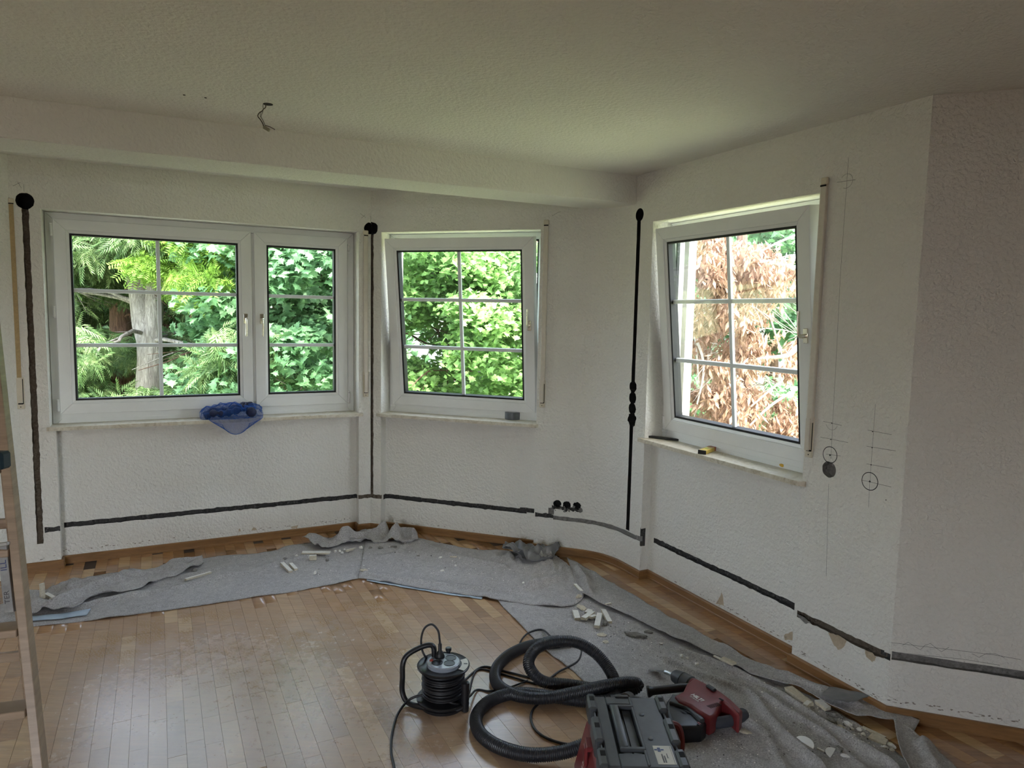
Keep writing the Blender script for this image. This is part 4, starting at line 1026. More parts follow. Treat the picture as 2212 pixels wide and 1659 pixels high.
bm = bmesh.new(); lathe(bm, [(0,.150),(.095,.156),(.100,.160),(.101,.166),(.098,.169),(.092,.166),(.066,.164),(0,.164)], 44); ufl = part('upper_flange', bm, M_black)
bm = bmesh.new(); lathe(bm, [(0,.036),(.058,.036),(.058,.155),(0,.155)], 28); part('drum', bm, M_black)
bm = bmesh.new(); rnd = random.Random(3)
for lay, R_ in enumerate((.068, .078)):
    P = []; n = 13*28
    for i in range(n+1):
        a = 2*PI*i/28; z = .042+.104*i/n; P.append((math.cos(a)*(R_+.002*math.sin(a*.37+lay)), math.sin(a)*(R_+.002*math.sin(a*.51)), z+.004*math.sin(a*.23+lay)))
    tube(bm, P, .0042, 6)
part('wound_cable', bm, M_rubber)
bm = bmesh.new(); lathe(bm, [(0,.160),(.062,.160),(.064,.178),(.060,.182),(0,.183)], 36, mi=0); pt = part('socket_plate', bm, M_reelface)
for x, y in ((.026,.022),(-.018,.028),(-.022,-.018),(.024,-.020)):
    bm = bmesh.new(); lathe(bm, [(.0215,.1826),(.0215,.1842),(.0195,.1842),(.0190,.1831),(0,.1831)], 22, Matrix.Translation((x, y, 0))); so_ = part('socket', bm, M_black, pt)
bm = bmesh.new(); lathe(bm, [(0,.1825),(.008,.1825),(.0075,.186),(0,.187)], 14, Matrix.Translation((-.046, -.002, 0))); part('reset_button', bm, plain('reset_red', (.35,.05,.03), .4), pt)
bm = bmesh.new(); n = 12
vs = [[bm.verts.new((math.cos(a)*r, math.sin(a)*r, .1695-.0008*(r < .08))) for r in (.070,.096)] for a in [-.55+1.05*i/n for i in range(n+1)]]
for a, b in zip(vs, vs[1:]): bm.faces.new((a[0], a[1], b[1], b[0]))
st = part('label_sticker', bm, M_sticker); bm = bmesh.new()
for i in range(4):
    for j in range(4):
        if (i*3+j*5) % 3: bx(bm, .078+i*.0035, .081+i*.0035, -.004+j*.0035, -.001+j*.0035, .1697, .1702)
part('printed_square', bm, M_ink, st)
bm = bmesh.new(); lathe(bm, [(0,.166),(.008,.166),(.009,.186),(.012,.188),(.012,.198),(.009,.200),(0,.200)], 18, Matrix.Translation((.012,.074,0))); part('winding_knob', bm, M_black)
bm = bmesh.new(); P = smooth_path([(.088,-.05,.03),(.06,-.058,.012),(.0,-.06,.012),(-.08,-.045,.012),(-.135,-.02,.016),(-.157,-.003,.05),(-.157,.0,.11),(-.156,.002,.165),(-.140,.012,.197),(-.095,.028,.220),(-.060,.036,.228),(-.044,.038,.220),(-.040,.036,.200),(-.040,.034,.168)], 6); tube(bm, P, .0105, 12); part('carrying_handle', bm, M_black)
bm = bmesh.new(); prof = [(0,.004),(.015,.004)]+[(.0145+.001*(i % 2), .008+i*.009) for i in range(11)]+[(.016,.112),(.015,.120),(0,.122)]; lathe(bm, prof, 20, Matrix.Translation((.088,-.05,0))); part('grip', bm, M_black)
pg = bpy.data.objects.new('plug_anchor', None)
bm = bmesh.new(); lathe(bm, [(0,.184),(.018,.184),(.019,.196),(.012,.212),(.008,.216),(.0075,.245),(.005,.250),(0,.250)], 18, Matrix.Translation((-.018,.028,0))); plg = finish(bm, 'mains_plug', None, M_rubber, True); plg.location = p0; tag(plg, 'black mains plug standing in the back left socket of the cable reel', 'plug')
def cable(name, P, r, label, cat, seg=8, parent=None, mat=None, n=8):
    bm = bmesh.new(); tube(bm, smooth_path([Vector(p) for p in P], n), r, seg); o = finish(bm, name, parent, mat or M_rubber, True)
    return tag(o, label, cat) if parent is None else o
L0 = lambda x, y, z: (p0.x+x, p0.y+y, z)
cable('plug_cable', [L0(-.018,.028,.235),L0(-.020,.030,.262),L0(-.028,.036,.300),L0(-.055,.045,.322),L0(-.085,.045,.305),L0(-.098,.040,.262),L0(-.094,.038,.215),L0(-.080,.036,.185),L0(-.070,.075,.155),L0(-.02,.12,.06),L0(.05,.14,.008)]+[tuple(fl(u,v,.005)) for u,v in ((1040,1441),(1090,1450),(1160,1466),(1250,1478),(1300,1490))], .0045, 'black cable looping up from the plug and away to the right', 'cable')
cable('extension_cable', [L0(.080,.03,.045),L0(.10,.05,.008)]+[tuple(fl(u,v,.005)) for u,v in ((1030,1448),(1080,1455),(1150,1475),(1230,1492))], .0045, 'black cable leaving the back of the reel towards the hose', 'cable')
cable('extension_cable', [L0(.078,.0,.10),L0(.105,-.03,.05)]+[tuple(fl(u,v,.006)) for u,v in ((1030,1490),(1060,1493),(1100,1485),(1140,1470))], .0045, 'black cable curving out from behind the reel grip', 'cable')
cable('mains_cable', [tuple(fl(u,v,z)) for u,v,z in ((1010,1513,.006),(990,1521,.035),(965,1515,.05),(935,1505,.05),(905,1503,.05),(880,1515,.03),(858,1545,.012),(847,1585,.006),(845,1625,.006),(852,1665,.006),(850,1720,.006))], .005, 'black cable lying in front of the reel and running out of the picture', 'cable')
cable('tool_cable', [tuple(fl(u,v,.006)) for u,v in ((1165,1518),(1150,1535),(1147,1555),(1158,1578),(1185,1596),(1230,1608),(1290,1606))], .005, 'black cable inside the big hose loop', 'cable')
cable('tool_cable', [tuple(fl(u,v,z)) for u,v,z in ((1127,1410,.006),(1123,1390,.008),(1140,1368,.008),(1170,1360,.012),(1190,1375,.03))], .0045, 'black cable left of the hose coupling', 'cable')
cable('tool_cable', [tuple(fl(u,v,z)) for u,v,z in ((1236,1377,.02),(1250,1390,.01),(1256,1408,.008),(1248,1428,.008),(1225,1442,.008),(1205,1452,.006),(1170,1480,.006))], .0045, 'black cable right of the hose coupling', 'cable')
# ------------------------------------------------------------------ suction hose
def hose(P, r, pitch=.0075):
    P = resample(smooth_path([Vector(p) for p in P], 14), pitch/4); rr = [r*(1+.055*(1 if i % 4 < 2 else -1)) for i in range(len(P))]
    bm = bmesh.new(); tube(bm, P, rr, 18); return finish(bm, 'corrugated_hose', None, M_hose, True)
M_hose = plain('hose_plastic', (.016,.017,.021), .42, noise_amt=.15)
hp = [fl(1185,1388,.028), fl(1140,1396,.027), fl(1098,1416,.027), fl(1072,1445,.027), fl(1074,1477,.027), fl(1110,1500,.030), fl(1170,1508,.04), fl(1240,1497,.055), fl(1305,1482,.065), fl(1352,1475,.068), fl(1378,1478,.055), fl(1362,1490,.035), fl(1300,1490,.028), fl(1235,1480,.028), fl(1180,1474,.040), fl(1152,1455,.070), fl(1142,1428,.105), fl(1160,1400,.140), fl(1200,1386,.165), fl(1245,1388,.165), fl(1285,1410,.135), fl(1315,1445,.085), fl(1330,1480,.045), fl(1325,1508,.028), fl(1280,1516,.027), fl(1200,1506,.027), fl(1120,1497,.027), fl(1062,1512,.027), fl(1030,1545,.027), fl(1036,1582,.027), fl(1075,1612,.027), fl(1140,1630,.030), fl(1210,1626,.045), fl(1262,1610,.07), fl(1290,1598,.085)]
hs = hose(hp, .0245); tag(hs, 'black corrugated suction hose coiled in loops beside the toolbox', 'hose')
bm = bmesh.new(); a, b = fl(1183,1388,.028), fl(1238,1384,.030); d = (b-a)
tube(bm, [a-d*.15, a, a+d*.02, a+d*.45, a+d*.47, a+d*.95, a+d], [.027,.029,.031,.031,.028,.026,.012], 18); autosmooth(finish(bm, 'cuff', hs, M_black))
bm = bmesh.new(); e = [fl(1345,1500,.03), fl(1350,1492,.055), fl(1345,1488,.075)]; tube(bm, smooth_path([fl(1320,1515,.028), fl(1345,1512,.035), fl(1358,1508,.055), fl(1350,1512,.075)], 6), .026, 16); autosmooth(finish(bm, 'elbow', hs, M_dgrey))
# ------------------------------------------------------------------ red and grey toolbox vacuum
bxr = thing('toolbox_vacuum', 'red and dark grey toolbox style vacuum with a recessed carrying handle', 'vacuum', (.419, 2.185, 0))
def bp(nm, m, parts, bev=.003, parent=bxr, sm=25):
    bm = bmesh.new()
    for q in parts: bx(bm, *q, bev)
    return part(nm, bm, m, parent, sm)
def taper(bm, x0, x1, y0, y1, z0, z1, k, ky=1, bev=.006):
    vs = bx(bm, x0, x1, y0, y1, z0, z1, bev); cx, cy = (x0+x1)/2, (y0+y1)/2
    for v in vs:
        t = (v.co.z-z0)/(z1-z0); v.co.x = cx+(v.co.x-cx)*(1+(k-1)*t); v.co.y = cy+(v.co.y-cy)*(1+(ky-1)*t)
bm = bmesh.new(); taper(bm, -.175, .150, -.26, .180, .03, .225, .74, .92, .012); part('red_body', bm, M_red, bxr)
bm = bmesh.new(); taper(bm, -.160, .140, -.25, .175, .0, .05, 1.05, 1.0, .01); part('base_skid', bm, M_black, bxr)
bp('grey_band', M_dgrey, [(-.122,.122,-.22,.186,.215,.262)], .008)
lid = bp('lid', M_dgrey, [(-.108,-.070,-.205,.182,.262,.291), (-.070,.012,.135,.182,.262,.291), (-.070,.012,-.205,-.140,.262,.291), (.012,.108,-.205,.182,.262,.290), (-.070,.012,-.14,.135,.262,.266)], .003)
bp('handle_well', M_black, [(-.066,.008,-.136,.131,.2662,.2675)], 0, lid)
bm = bmesh.new(); bx(bm, -.062, -.034, -.118, .118, .283, .300, .006, seg=2); bx(bm, -.062, .018, .112, .126, .283, .297, .003); bx(bm, -.062, .018, -.128, -.112, .283, .297, .003); hn = part('carrying_handle', bm, M_dgrey, bxr)
bp('inner_bar', M_dgrey, [(-.020,.008,-.13,.13,.2675,.272)], .001, lid)
bp('rib', M_dgrey, [(.010,.018,-.2,.18,.289,.2945)], .002, lid)
for sx in (-1, 1):
    for ya, yb in ((.09,.186), (-.09,.045), (-.215,-.125)):
        bm = bmesh.new(); bx(bm, sx*.120-.016, sx*.120+.014, ya, yb, .235, .302, .007); r = part('side_clip', bm, M_dgrey, bxr)
        bm = bmesh.new(); ym = (ya+yb)/2+.012; bx(bm, sx*.120-.0085, sx*.120+.0075, ym-.013, ym+.013, .3015, .3026); part('clip_slot', bm, M_hole, r)
    bm = bmesh.new(); tube(bm, [(sx*.118,-.21,.285),(sx*.118,.18,.285)], .004, 8); part('hinge_rod', bm, M_dgrey, bxr)
bm = bmesh.new(); bx(bm, -.152, -.122, -.010, .052, .205, .222, .003); bx(bm, -.158, -.146, -.004, .030, .150, .215, .003); part('red_latch', bm, M_red, bxr)
bm = bmesh.new(); tube(bm, smooth_path([(.136,.055,.27),(.158,.050,.262),(.166,.035,.23),(.160,.02,.19),(.140,.015,.165)], 5), .012, 8, sq=1.3); part('red_latch', bm, M_red, bxr)
for x, y in ((.040,.075), (.044,-.060)):
    bm = bmesh.new(); lathe(bm, [(0,.2895),(.008,.2895),(.0085,.2925),(.006,.2932),(0,.2928)], 14, Matrix.Translation((x, y, 0))); part('rivet', bm, M_dgrey, lid)
bm = bmesh.new(); lathe(bm, [(.014,.272),(.014,.2728),(.0155,.2728),(.0155,.272)], 24, Matrix.Translation((-.004,-.105,0))); part('moulded_ring', bm, M_black, lid)
bp('back_latch', M_black, [(-.035,.012,.172,.190,.262,.296)], .003)
bp('front_latch', M_black, [(.0,.05,-.232,-.205,.22,.285)], .003)
stk = bp('label_sticker', M_sticker, [(.042,.098,-.190,-.098,.2902,.2908)], 0)
bm = bmesh.new()
for x, y in ((.058,-.112),(.048,-.119),(.068,-.119),(.058,-.126),(.058,-.119)): bx(bm, x-.0045, x+.0045, y-.0032, y+.0032, .2909, .2913)
part('logo', bm, M_blue, stk)
bm = bmesh.new(); rnd = random.Random(5)
for j, (x, y0, y1) in enumerate(((.060,-.182,-.142), (.0665,-.182,-.150), (.076,-.160,-.140))):
    y = y0
    while y < y1: w_ = rnd.uniform(.002,.006); bx(bm, x, x+.0042-(j > 1)*.0015, y, y+w_, .2909, .2912); y += w_+.0014
bx(bm, .0935, .0945, -.188, -.100, .2909, .2912); part('printed_lettering', bm, M_ink, stk)
bm = bmesh.new(); lathe(bm, [(0,0),(.030,0),(.032,.01),(.030,.03),(.026,.032),(0,.032)], 20, Matrix.Translation((-.150,-.02,.085)) @ Matrix.Rotation(-PI/2, 4, 'Y')); part('hose_port', bm, M_red, bxr)
bm = bmesh.new(); lathe(bm, [(0,-.02),(.055,-.02),(.058,-.012),(.058,.012),(.055,.02),(0,.02)], 28, Matrix.Translation((-.185,-.19,.058)) @ Matrix.Rotation(PI/2, 4, 'Y')); part('wheel', bm, M_red, bxr)
# pale scuff on the red flank
t = NT('scuffed_red'); f = t.noise(t.pos((60,9,60)), 4, 6, .8); t.set(Base_Color=t.ramp(f, [(.5, (.30,.018,.020)), (.56, (.62,.52,.48))]), Roughness=.5)
bm = bmesh.new(); M = Matrix.Translation((-.1555,-.04,.12)) @ Matrix.Rotation(math.radians(11), 4, 'Y'); bx(bm, -.002, .0008, -.16, .10, -.012, .010, .0005, M=M); part('scuff', bm, t.m, bxr)
# ------------------------------------------------------------------ breaker (chiselling hammer)
za = .055
T_, C_, Bk, En = fl(1402,1432,.012), fl(1452,1455,za), fl(1500,1480,za), fl(1608,1543,za)
ax = (En-C_); ax.z = 0; ax.normalize(); lat = Vector((ax.y, -ax.x, 0))
if lat.x > 0: lat = -lat
dr = thing('demolition_hammer', 'red and black hammer drill with a flat chisel lying on the wide cloth', 'power tool', (Bk.x, Bk.y, 0))
I = Vector((Bk.x, Bk.y, 0))
MX = Matrix(((ax.x, lat.x, 0, 0),(ax.y, lat.y, 0, 0),(0,0,1,0),(0,0,0,1)))
def loc(u, v, z): p = fl(u, v, z)-I; return Vector((p.dot(ax), p.dot(lat), z))
dr.matrix_world = Matrix.Translation(I) @ MX
def axl(prof, seg=24, c=(0,0,.055), mi=0):
    bm = bmesh.new(); lathe(bm, prof, seg, Matrix.Translation(c) @ Matrix.Rotation(PI/2, 4, 'Y')); return bm
xc = loc(1452,1455,za).x; x0 = loc(1500,1480,za).x
part('chuck', axl([(0,xc-.004),(.012,xc-.004),(.018,xc),(.028,xc+.012),(.033,xc+.045),(.0345,xc+.055),(.032,xc+.058),(.035,xc+.062),(.036,xc+.10),(.030,xc+.108),(0,xc+.108)], c=(0,0,.048)), M_dgrey, dr)
part('gear_neck', axl([(0,xc+.10),(.031,xc+.10),(.034,xc+.15),(0,xc+.15)], c=(0,0,.048)), M_red, dr)
bm = bmesh.new(); xt = loc(1402,1432,.012); tube(bm, [(xc+.02,0,.048),(xc-.03,0,.044),(xc-.05,.0,.040)], [.009,.009,.008], 12)
S = [(xc-.05,.008,.044),(xc-.08,.019,.036),(xc-.125,.024,.020)]
L_ = [[bm.verts.new((x, s*w_, z+dz)) for s, dz in ((-1,.004),(1,.004),(1,-.003),(-1,-.003))] for x, w_, z in S]
for a, b in zip(L_, L_[1:]):
    for k in range(4): bm.faces.new((a[k], b[k], b[(k+1)%4], a[(k+1)%4]))
bm.faces.new(L_[0]); bm.faces.new(L_[-1]); part('chisel', bm, M_steel, dr)
def plan(nm, pts, z0, z1, m, bev, parent=None, ztop=None):
    bm = bmesh.new(); P = [loc(u, v, ztop if ztop is not None else z1) for u, v in pts]
    prism(bm, [(p.x, p.y) for p in P], z0, z1); bmesh.ops.recalc_face_normals(bm, faces=bm.faces)
    if bev: bmesh.ops.bevel(bm, geom=[e for e in bm.edges if abs(e.verts[0].co.z-e.verts[1].co.z) < 1e-6], offset=bev, segments=3, affect='EDGES', profile=.5)
    return part(nm, bm, m, parent or dr, 35)
red = plan('red_housing', [(1484,1475),(1500,1464),(1523,1474),(1556,1492),(1580,1510),(1604,1533),(1598,1544),(1592,1542),(1572,1522),(1560,1512),(1556,1520),(1546,1543),(1534,1549),(1506,1534),(1490,1522),(1466,1512),(1458,1502),(1476,1492)], .020, .100, M_red, .010)
plan('black_motor_housing', [(1440,1513),(1450,1500),(1468,1502),(1490,1512),(1506,1530),(1518,1548),(1526,1560),(1515,1570),(1470,1571),(1450,1558),(1440,1536)], .002, .074, M_black, .014)
plan('motor_collar', [(1452,1498),(1470,1502),(1492,1514),(1508,1532),(1522,1552),(1512,1554),(1494,1536),(1478,1524),(1446,1514)], .05, .088, M_dgrey, .006)
bm = bmesh.new(); P = smooth_path([loc(1500,1561,.040), loc(1525,1562,.042), loc(1552,1561,.046), loc(1580,1556,.050), loc(1600,1548,.052), loc(1606,1541,.052)], 5); tube(bm, P, [.020]+[.022]*(len(P)-3)+[.024,.020], 16); part('rear_grip', bm, plain('soft_grip', (.040,.044,.056), .6), dr)
bm = bmesh.new(); a_, b_ = loc(1503,1482,.075), loc(1398,1494,.045); d = b_-a_
tube(bm, [a_, a_+d*.2, a_+d*.3, a_+d*.85, a_+d*.90, a_+d*.96, a_+d], [.014,.015,.018,.017,.018,.024,.023], 14); part('side_handle', bm, M_black, dr)
bm = bmesh.new(); bx(bm, -.024, .024, -.010, .010, 0, .012, .004, Matrix.Translation(loc(1536,1489,.100)) @ Matrix.Rotation(.15, 4, 'Z')); part('mode_switch', bm, M_black, dr)
bm = bmesh.new()
for i in range(8): q = loc(1532+i*3.0, 1527-i*.9, .1005); bx(bm, q.x-.011, q.x+.011, q.y-.0013, q.y+.0013, .0998, .1010)
part('vent_slot', bm, M_hole, red)
bm = bmesh.new(); bx(bm, -.010, .010, -.004, .004, 0, .001, 0, Matrix.Translation(loc(1558,1511,.100))); part('grip_slot', bm, M_hole, red)
bm = bmesh.new()
for i in range(9): q = loc(1474+i*4.2, 1536+(i % 2), .079); bx(bm, q.x-.012, q.x+.012, q.y-.001, q.y+.001, .0775, .0795)
part('motor_vent', bm, M_dgrey, dr)
bm = bmesh.new(); bx(bm, -.008, .008, -.004, .004, 0, .003, .001, Matrix.Translation(loc(1510,1563,.078))); part('release_button', bm, M_red, dr)
def text(body, size, M, mat, parent, name='lettering', shear=0, bold=.0):
    c = bpy.data.curves.new(name, 'FONT'); c.body = body; c.size = size; c.extrude = .0002; c.offset = bold; c.shear = shear; c.align_x = 'CENTER'; c.align_y = 'CENTER'
    t_ = bpy.data.objects.new(name, c); COL.objects.link(t_); bpy.context.view_layer.update()
    m = bpy.data.meshes.new_from_object(t_.evaluated_get(bpy.context.evaluated_depsgraph_get())); bpy.data.objects.remove(t_)
    o = obj(name, m, parent, mat); o.matrix_local = M; return o
M_ltr = plain('white_lettering', (.72,.70,.68), .4)
a_, b_ = loc(1494,1499,.1006), loc(1518,1514,.1006); an = math.atan2((b_-a_).y, (b_-a_).x); c_ = (a_+b_)/2
lx = Vector((math.cos(an), math.sin(an), 0))
# the tool frame is mirrored, so mirror the text back
MT_ = Matrix.Translation(c_) @ Matrix(((lx.x, lx.y, 0, 0),(lx.y, -lx.x, 0, 0),(0,0,1,0),(0,0,0,1)))
if MX.determinant() > 0: MT_ = Matrix.Translation(c_) @ Matrix.Rotation(an, 4, 'Z')
text('HILTI', .025, MT_, M_ltr, red, shear=.2, bold=.0008); MT2 = MT_ @ Matrix.Translation((0, -.0175, 0)); text('TE 50-AVR', .0105, MT2, M_ltr, red, shear=.2)
# ------------------------------------------------------------------ ladder
def on_ray(u, v, y): r = ray(u, v); return Vector((r.x, r.y, r.z))*(y/r.y) + Vector((0,0,EYE))
fa, fb = on_ray(88,1659,1.83), on_ray(-8,760,2.25); dd = (fb-fa)/(fb.z-fa.z)
foot = fa-dd*fa.z; apex = fa+dd*(1.72-fa.z)
rfoot = fl(66,1540); 
lw = Vector((-.952,-.305,0)); LW = .46
ldr = thing('step_ladder', 'wooden double step ladder standing at the left edge', 'ladder', (foot.x, foot.y, 0))
def beam_(p, q, wa, wb, dirw, nm, m=M_ladder, parent=ldr):
    "rectangular member from p to q; wa across dirw, wb the other way"
    t = (q-p).normalized(); w_ = (dirw-t*dirw.dot(t)).normalized(); n = t.cross(w_); bm = bmesh.new()
    M = Matrix(((w_.x,n.x,t.x,p.x-foot.x),(w_.y,n.y,t.y,p.y-foot.y),(w_.z,n.z,t.z,p.z),(0,0,0,1)))
    bx(bm, -wa/2, wa/2, -wb/2, wb/2, 0, (q-p).length, .002, M=M); return finish(bm, nm, parent, m)
rapex = apex+Vector((-.02,.02,0))
spread = Vector((0,0,0))
beam_(foot, apex, .024, .055, lw, 'stile'); beam_(foot+lw*LW, apex+lw*LW*.9, .024, .055, lw, 'stile')
beam_(rfoot, rapex, .022, .045, lw, 'stile'); beam_(rfoot+lw*LW, rapex+lw*LW*.9, .022, .045, lw, 'stile')
def at_z(p, q, z): return p.lerp(q, (z-p.z)/(q.z-p.z))
def zfor(p, q, v):
    lo, hi = 0, 1
    for _ in range(40):
        m = (lo+hi)/2
        if project(p.lerp(q, m))[1] > v: lo = m
        else: hi = m
    return p.lerp(q, lo)
for v in (1528, 1357, 1187, 1010): c = zfor(foot, apex, v)+lw*.012; beam_(c, c+lw*(LW-.024), .022 if v != 1187 else .022, .070, Vector((0,0,1)), 'tread')
for v in (1415, 1275, 1130, 990): c = zfor(rfoot, rapex, v)+lw*.011; beam_(c, c+lw*(LW-.022), .036, .020, Vector((0,0,1)), 'rung')
bm = bmesh.new(); q = zfor(rfoot, rapex, 1470)-foot; bx(bm, q.x+.006, q.x+.014, q.y-.02, q.y, q.z-.02, q.z+.02, .003); finish(bm, 'hinge_plate', ldr, M_steel)
beam_(zfor(rfoot, rapex, 1415)+Vector((.0,-.02,0)), zfor(rfoot, rapex, 1440)+Vector((.012,-.03,-.03)), .004, .008, lw, 'hook', M_steel)
# straightedge standing on the tread, with lettering
tr = zfor(foot, apex, 1345)+lw*.10+Vector((0,.05,.02)); sp = on_ray(12,1172,tr.y+.03)
sg = thing('straightedge', 'grey metal bar with lettering leaning inside the ladder', 'metal bar', tuple(fl(26,1322,.0)) if False else (tr.x, tr.y, tr.z))
ba = on_ray(24,1322,tr.y); bb_ = on_ray(8,1176,tr.y+.03); tt = (bb_-ba).normalized(); ww = Vector((1,0,0)); ww = (ww-tt*ww.dot(tt)).normalized(); nn = tt.cross(ww)
MS = Matrix(((ww.x,nn.x,tt.x,0),(ww.y,nn.y,tt.y,0),(ww.z,nn.z,tt.z,0),(0,0,0,1))); sg.matrix_world = Matrix.Translation(ba) @ MS
bm = bmesh.new(); LL = (bb_-ba).length; bx(bm, -.014, .014, -.009, .009, 0, LL, .001); finish(bm, 'bar', sg, plain('matt_aluminium', (.30,.31,.32), .4, .8, nscale=20, noise_amt=.3))
bm = bmesh.new(); bx(bm, -.018, .018, -.012, .012, LL-.004, LL+.006, .001); finish(bm, 'end_bracket', sg, M_steel)
side = -1 if nn.dot(Vector((0,-1,0))) > 0 else 1
def bar_text(b, z, s, m):
    f = -.0094 if nn.y > 0 else .0094; sgn = 1 if nn.y > 0 else -1
    Mx = Matrix.Translation((0, f, z)) @ Matrix(((0,-sgn*1,0,0),(0,0,-sgn if nn.y > 0 else 1,0),(1,0,0,0),(0,0,0,1)))
    text(b, s, Mx, m, sg)
bar_text('TER', .045, .022, M_ink); bar_text('ILL', LL-.06, .026, M_blue)
bm = bmesh.new(); bx(bm, -.03, .03, -.02, .02, 0, .05, .006); q = on_ray(-3,1012,2.0); o = finish(bm, 'tool_pouch', None, plain('dark_teal', (.01,.03,.045), .5)); o.location = (q.x-.004, q.y, q.z); tag(o, 'dark blue tool end hanging on the ladder at the picture edge', 'tool')
# ------------------------------------------------------------------ things on the sills
def on_sill(W, u, v, z=ZS): return fl(u, v, z)
M_net = plain('blue_net', (.015,.10,.42), .55, nscale=30, noise_amt=.25); M_net2 = plain('dark_blue_bundle', (.006,.012,.05), .7, nscale=60, noise_amt=.5)
sA, _z = WA.at(503, 903, -.02)
bag = thing('net_bag', 'blue net bag heaped on the left sill and hanging over its edge', 'net bag', M=WA.M(sA, ZS, 0))
def net(nm, fn, nu, nv, th, parent, mat, lab=None):
    bm = bmesh.new(); G = [[bm.verts.new(fn(i/nu, j/nv)) for j in range(nv+1)] for i in range(nu+1)]
    for i in range(nu):
        for j in range(nv): bm.faces.new((G[i][j], G[i+1][j], G[i+1][j+1], G[i][j+1]))
    o = finish(bm, nm, parent, mat)
    md = o.modifiers.new('w', 'WIREFRAME'); md.thickness = th; md.use_even_offset = False; md.use_replace = True
    if lab: o['label'] = lab
    return o
def heap(a, b):
    x = -.195+.39*a; env = math.sin(PI*min(1, max(0, a)))**.5; th = -.25+b*3.4
    n1 = noise.fractal(Vector((a*5, b*2.2, 2.)), 1., 2., 3)
    y = .045-.072*math.cos(th)*(env*.9+.1)-.0; z = .004+max(0, math.sin(th))*(.055+.042*env*(1+.55*n1))+.012*noise.noise(Vector((a*14, b*9, 1)))
    return Vector((x+.014*n1, y+.015*n1-.012, max(.003, z)))
net('net', heap, 84, 40, .0016, bag, M_net)
def hang(a, b):
    x0 = -.15+.34*a; w_ = 1-.50*b*b; x = .02+(x0-.02)*w_; sag = math.sin(PI*min(1, a*1.02))**.6
    z = .012-b*(.045+.072*sag); y = -.034-.020*math.sin(b*PI)*(.6+.4*math.sin(a*9))-.004*noise.noise(Vector((a*8, b*4, 5)))
    if b < .08: y, z = -.030+(.08-b)*.5, .012
    return Vector((x, y, z))
net('hanging_net', hang, 70, 24, .0014, bag, M_net)
bm = bmesh.new()
for P, r in (([(-.165,.02,.016),(-.12,.0,.040),(-.06,.0,.035),(.0,.01,.045),(.06,.02,.062),(.10,.03,.080)], .022), ([(-.17,.04,.02),(-.12,.04,.055),(-.04,.05,.050),(.04,.05,.07),(.11,.05,.085),(.14,.05,.05)], .020)):
    P = smooth_path(P, 6); tube(bm, P, [r*(1+.25*math.sin(i*1.3)) for i in range(len(P))], 12)
lathe(bm, [(0,-.03),(.030,-.03),(.034,-.01),(.033,.02),(.02,.03),(0,.03)], 16, Matrix.Translation((.118,-.005,.040)) @ Matrix.Rotation(PI/2, 4, 'X'))
finish(bm, 'folded_contents', bag, M_net2, True)
def edge_tube(fn, vals): return [fn(*q) for q in vals]
bm = bmesh.new(); tube(bm, [hang(i/40, .99) for i in range(41)], .0018, 5); tube(bm, [hang(.0, i/12) for i in range(13)], .0014, 5); tube(bm, [hang(1., i/12) for i in range(13)], .0014, 5)
tube(bm, [heap(.66+.2*math.sin(t*.2), t/30) for t in range(31)], .003, 5); finish(bm, 'hem_cord', bag, M_net, True)
def sthing(nm, W, u, v, lab, cat, yoff=None, group=None):
    p = on_sill(W, u, v); s = p.dot(W.t); y = p.dot(W.n)-W.d
    return thing(nm, lab, cat, M=W.M(s, ZS, y if yoff is None else yoff), group=group)
e = sthing('putty_knife', WA, 384, 899, 'long black handled blade lying on the left sill left of the net bag', 'knife')
bm = bmesh.new(); bx(bm, -.02, .125, -.009, .009, .001, .014, .004); part('grip', bm, M_black, e)
bm = bmesh.new(); prism(bm, [(-.135,-.002),(-.02,-.008),(-.02,.008),(-.10,.006)], .004, .0065); part('blade', bm, M_gasket, e)
DG = 'round white socket covers on the left sill'
def disc(u, v, R_, h, lab, tilt=0):
    e = sthing('socket_cover', WA, u, v, lab, 'cover', group=DG)
    bm = bmesh.new(); lathe(bm, [(0,0),(R_*.96,0),(R_,.003),(R_,h-.003),(R_*.97,h),(0,h)], 32, Matrix.Translation((0,0,math.sin(tilt)*R_)) @ Matrix.Rotation(tilt, 4, 'X')); part('shell', bm, M_lid, e)
    bm = bmesh.new(); lathe(bm, [(R_*1.003,h*.42),(R_*1.003,h*.50),(R_*.99,h*.50),(R_*.99,h*.42)], 32, Matrix.Translation((0,0,math.sin(tilt)*R_)) @ Matrix.Rotation(tilt, 4, 'X')); part('seam', bm, M_line, e)
    bm = bmesh.new()
    for a in (0.6, 3.8): bx(bm, math.cos(a)*R_*.35-.005, math.cos(a)*R_*.35+.005, math.sin(a)*R_*.35-.002, math.sin(a)*R_*.35+.002, h, h+.001, 0, Matrix.Translation((0,0,math.sin(tilt)*R_)) @ Matrix.Rotation(tilt, 4, 'X'))
    part('clip', bm, M_line, e); return e
disc(619, 889, .052, .012, 'flat white cover lying alone between the net bag and the two thick ones'); disc(661, 886, .050, .027, 'left one of the two thick white round covers', .10); disc(694, 884, .054, .028, 'right one of the two thick white round covers, tilted', .30)
e = sthing('brass_block', WA, 731, 886, 'small yellow block at the right end of the left sill', 'block')
bm = bmesh.new(); bx(bm, -.024, .024, -.010, .010, 0, .020, .002); part('body', bm, plain('ochre', (.40,.22,.03), .5), e); bm = bmesh.new(); bx(bm, .022, .0255, -.0105, .0105, -.0, .0205, .001); part('end_cap', bm, M_black, e)
e = sthing('duct_tape', WB, 1108, 905, 'roll of grey duct tape on the sill of the middle window', 'tape roll')
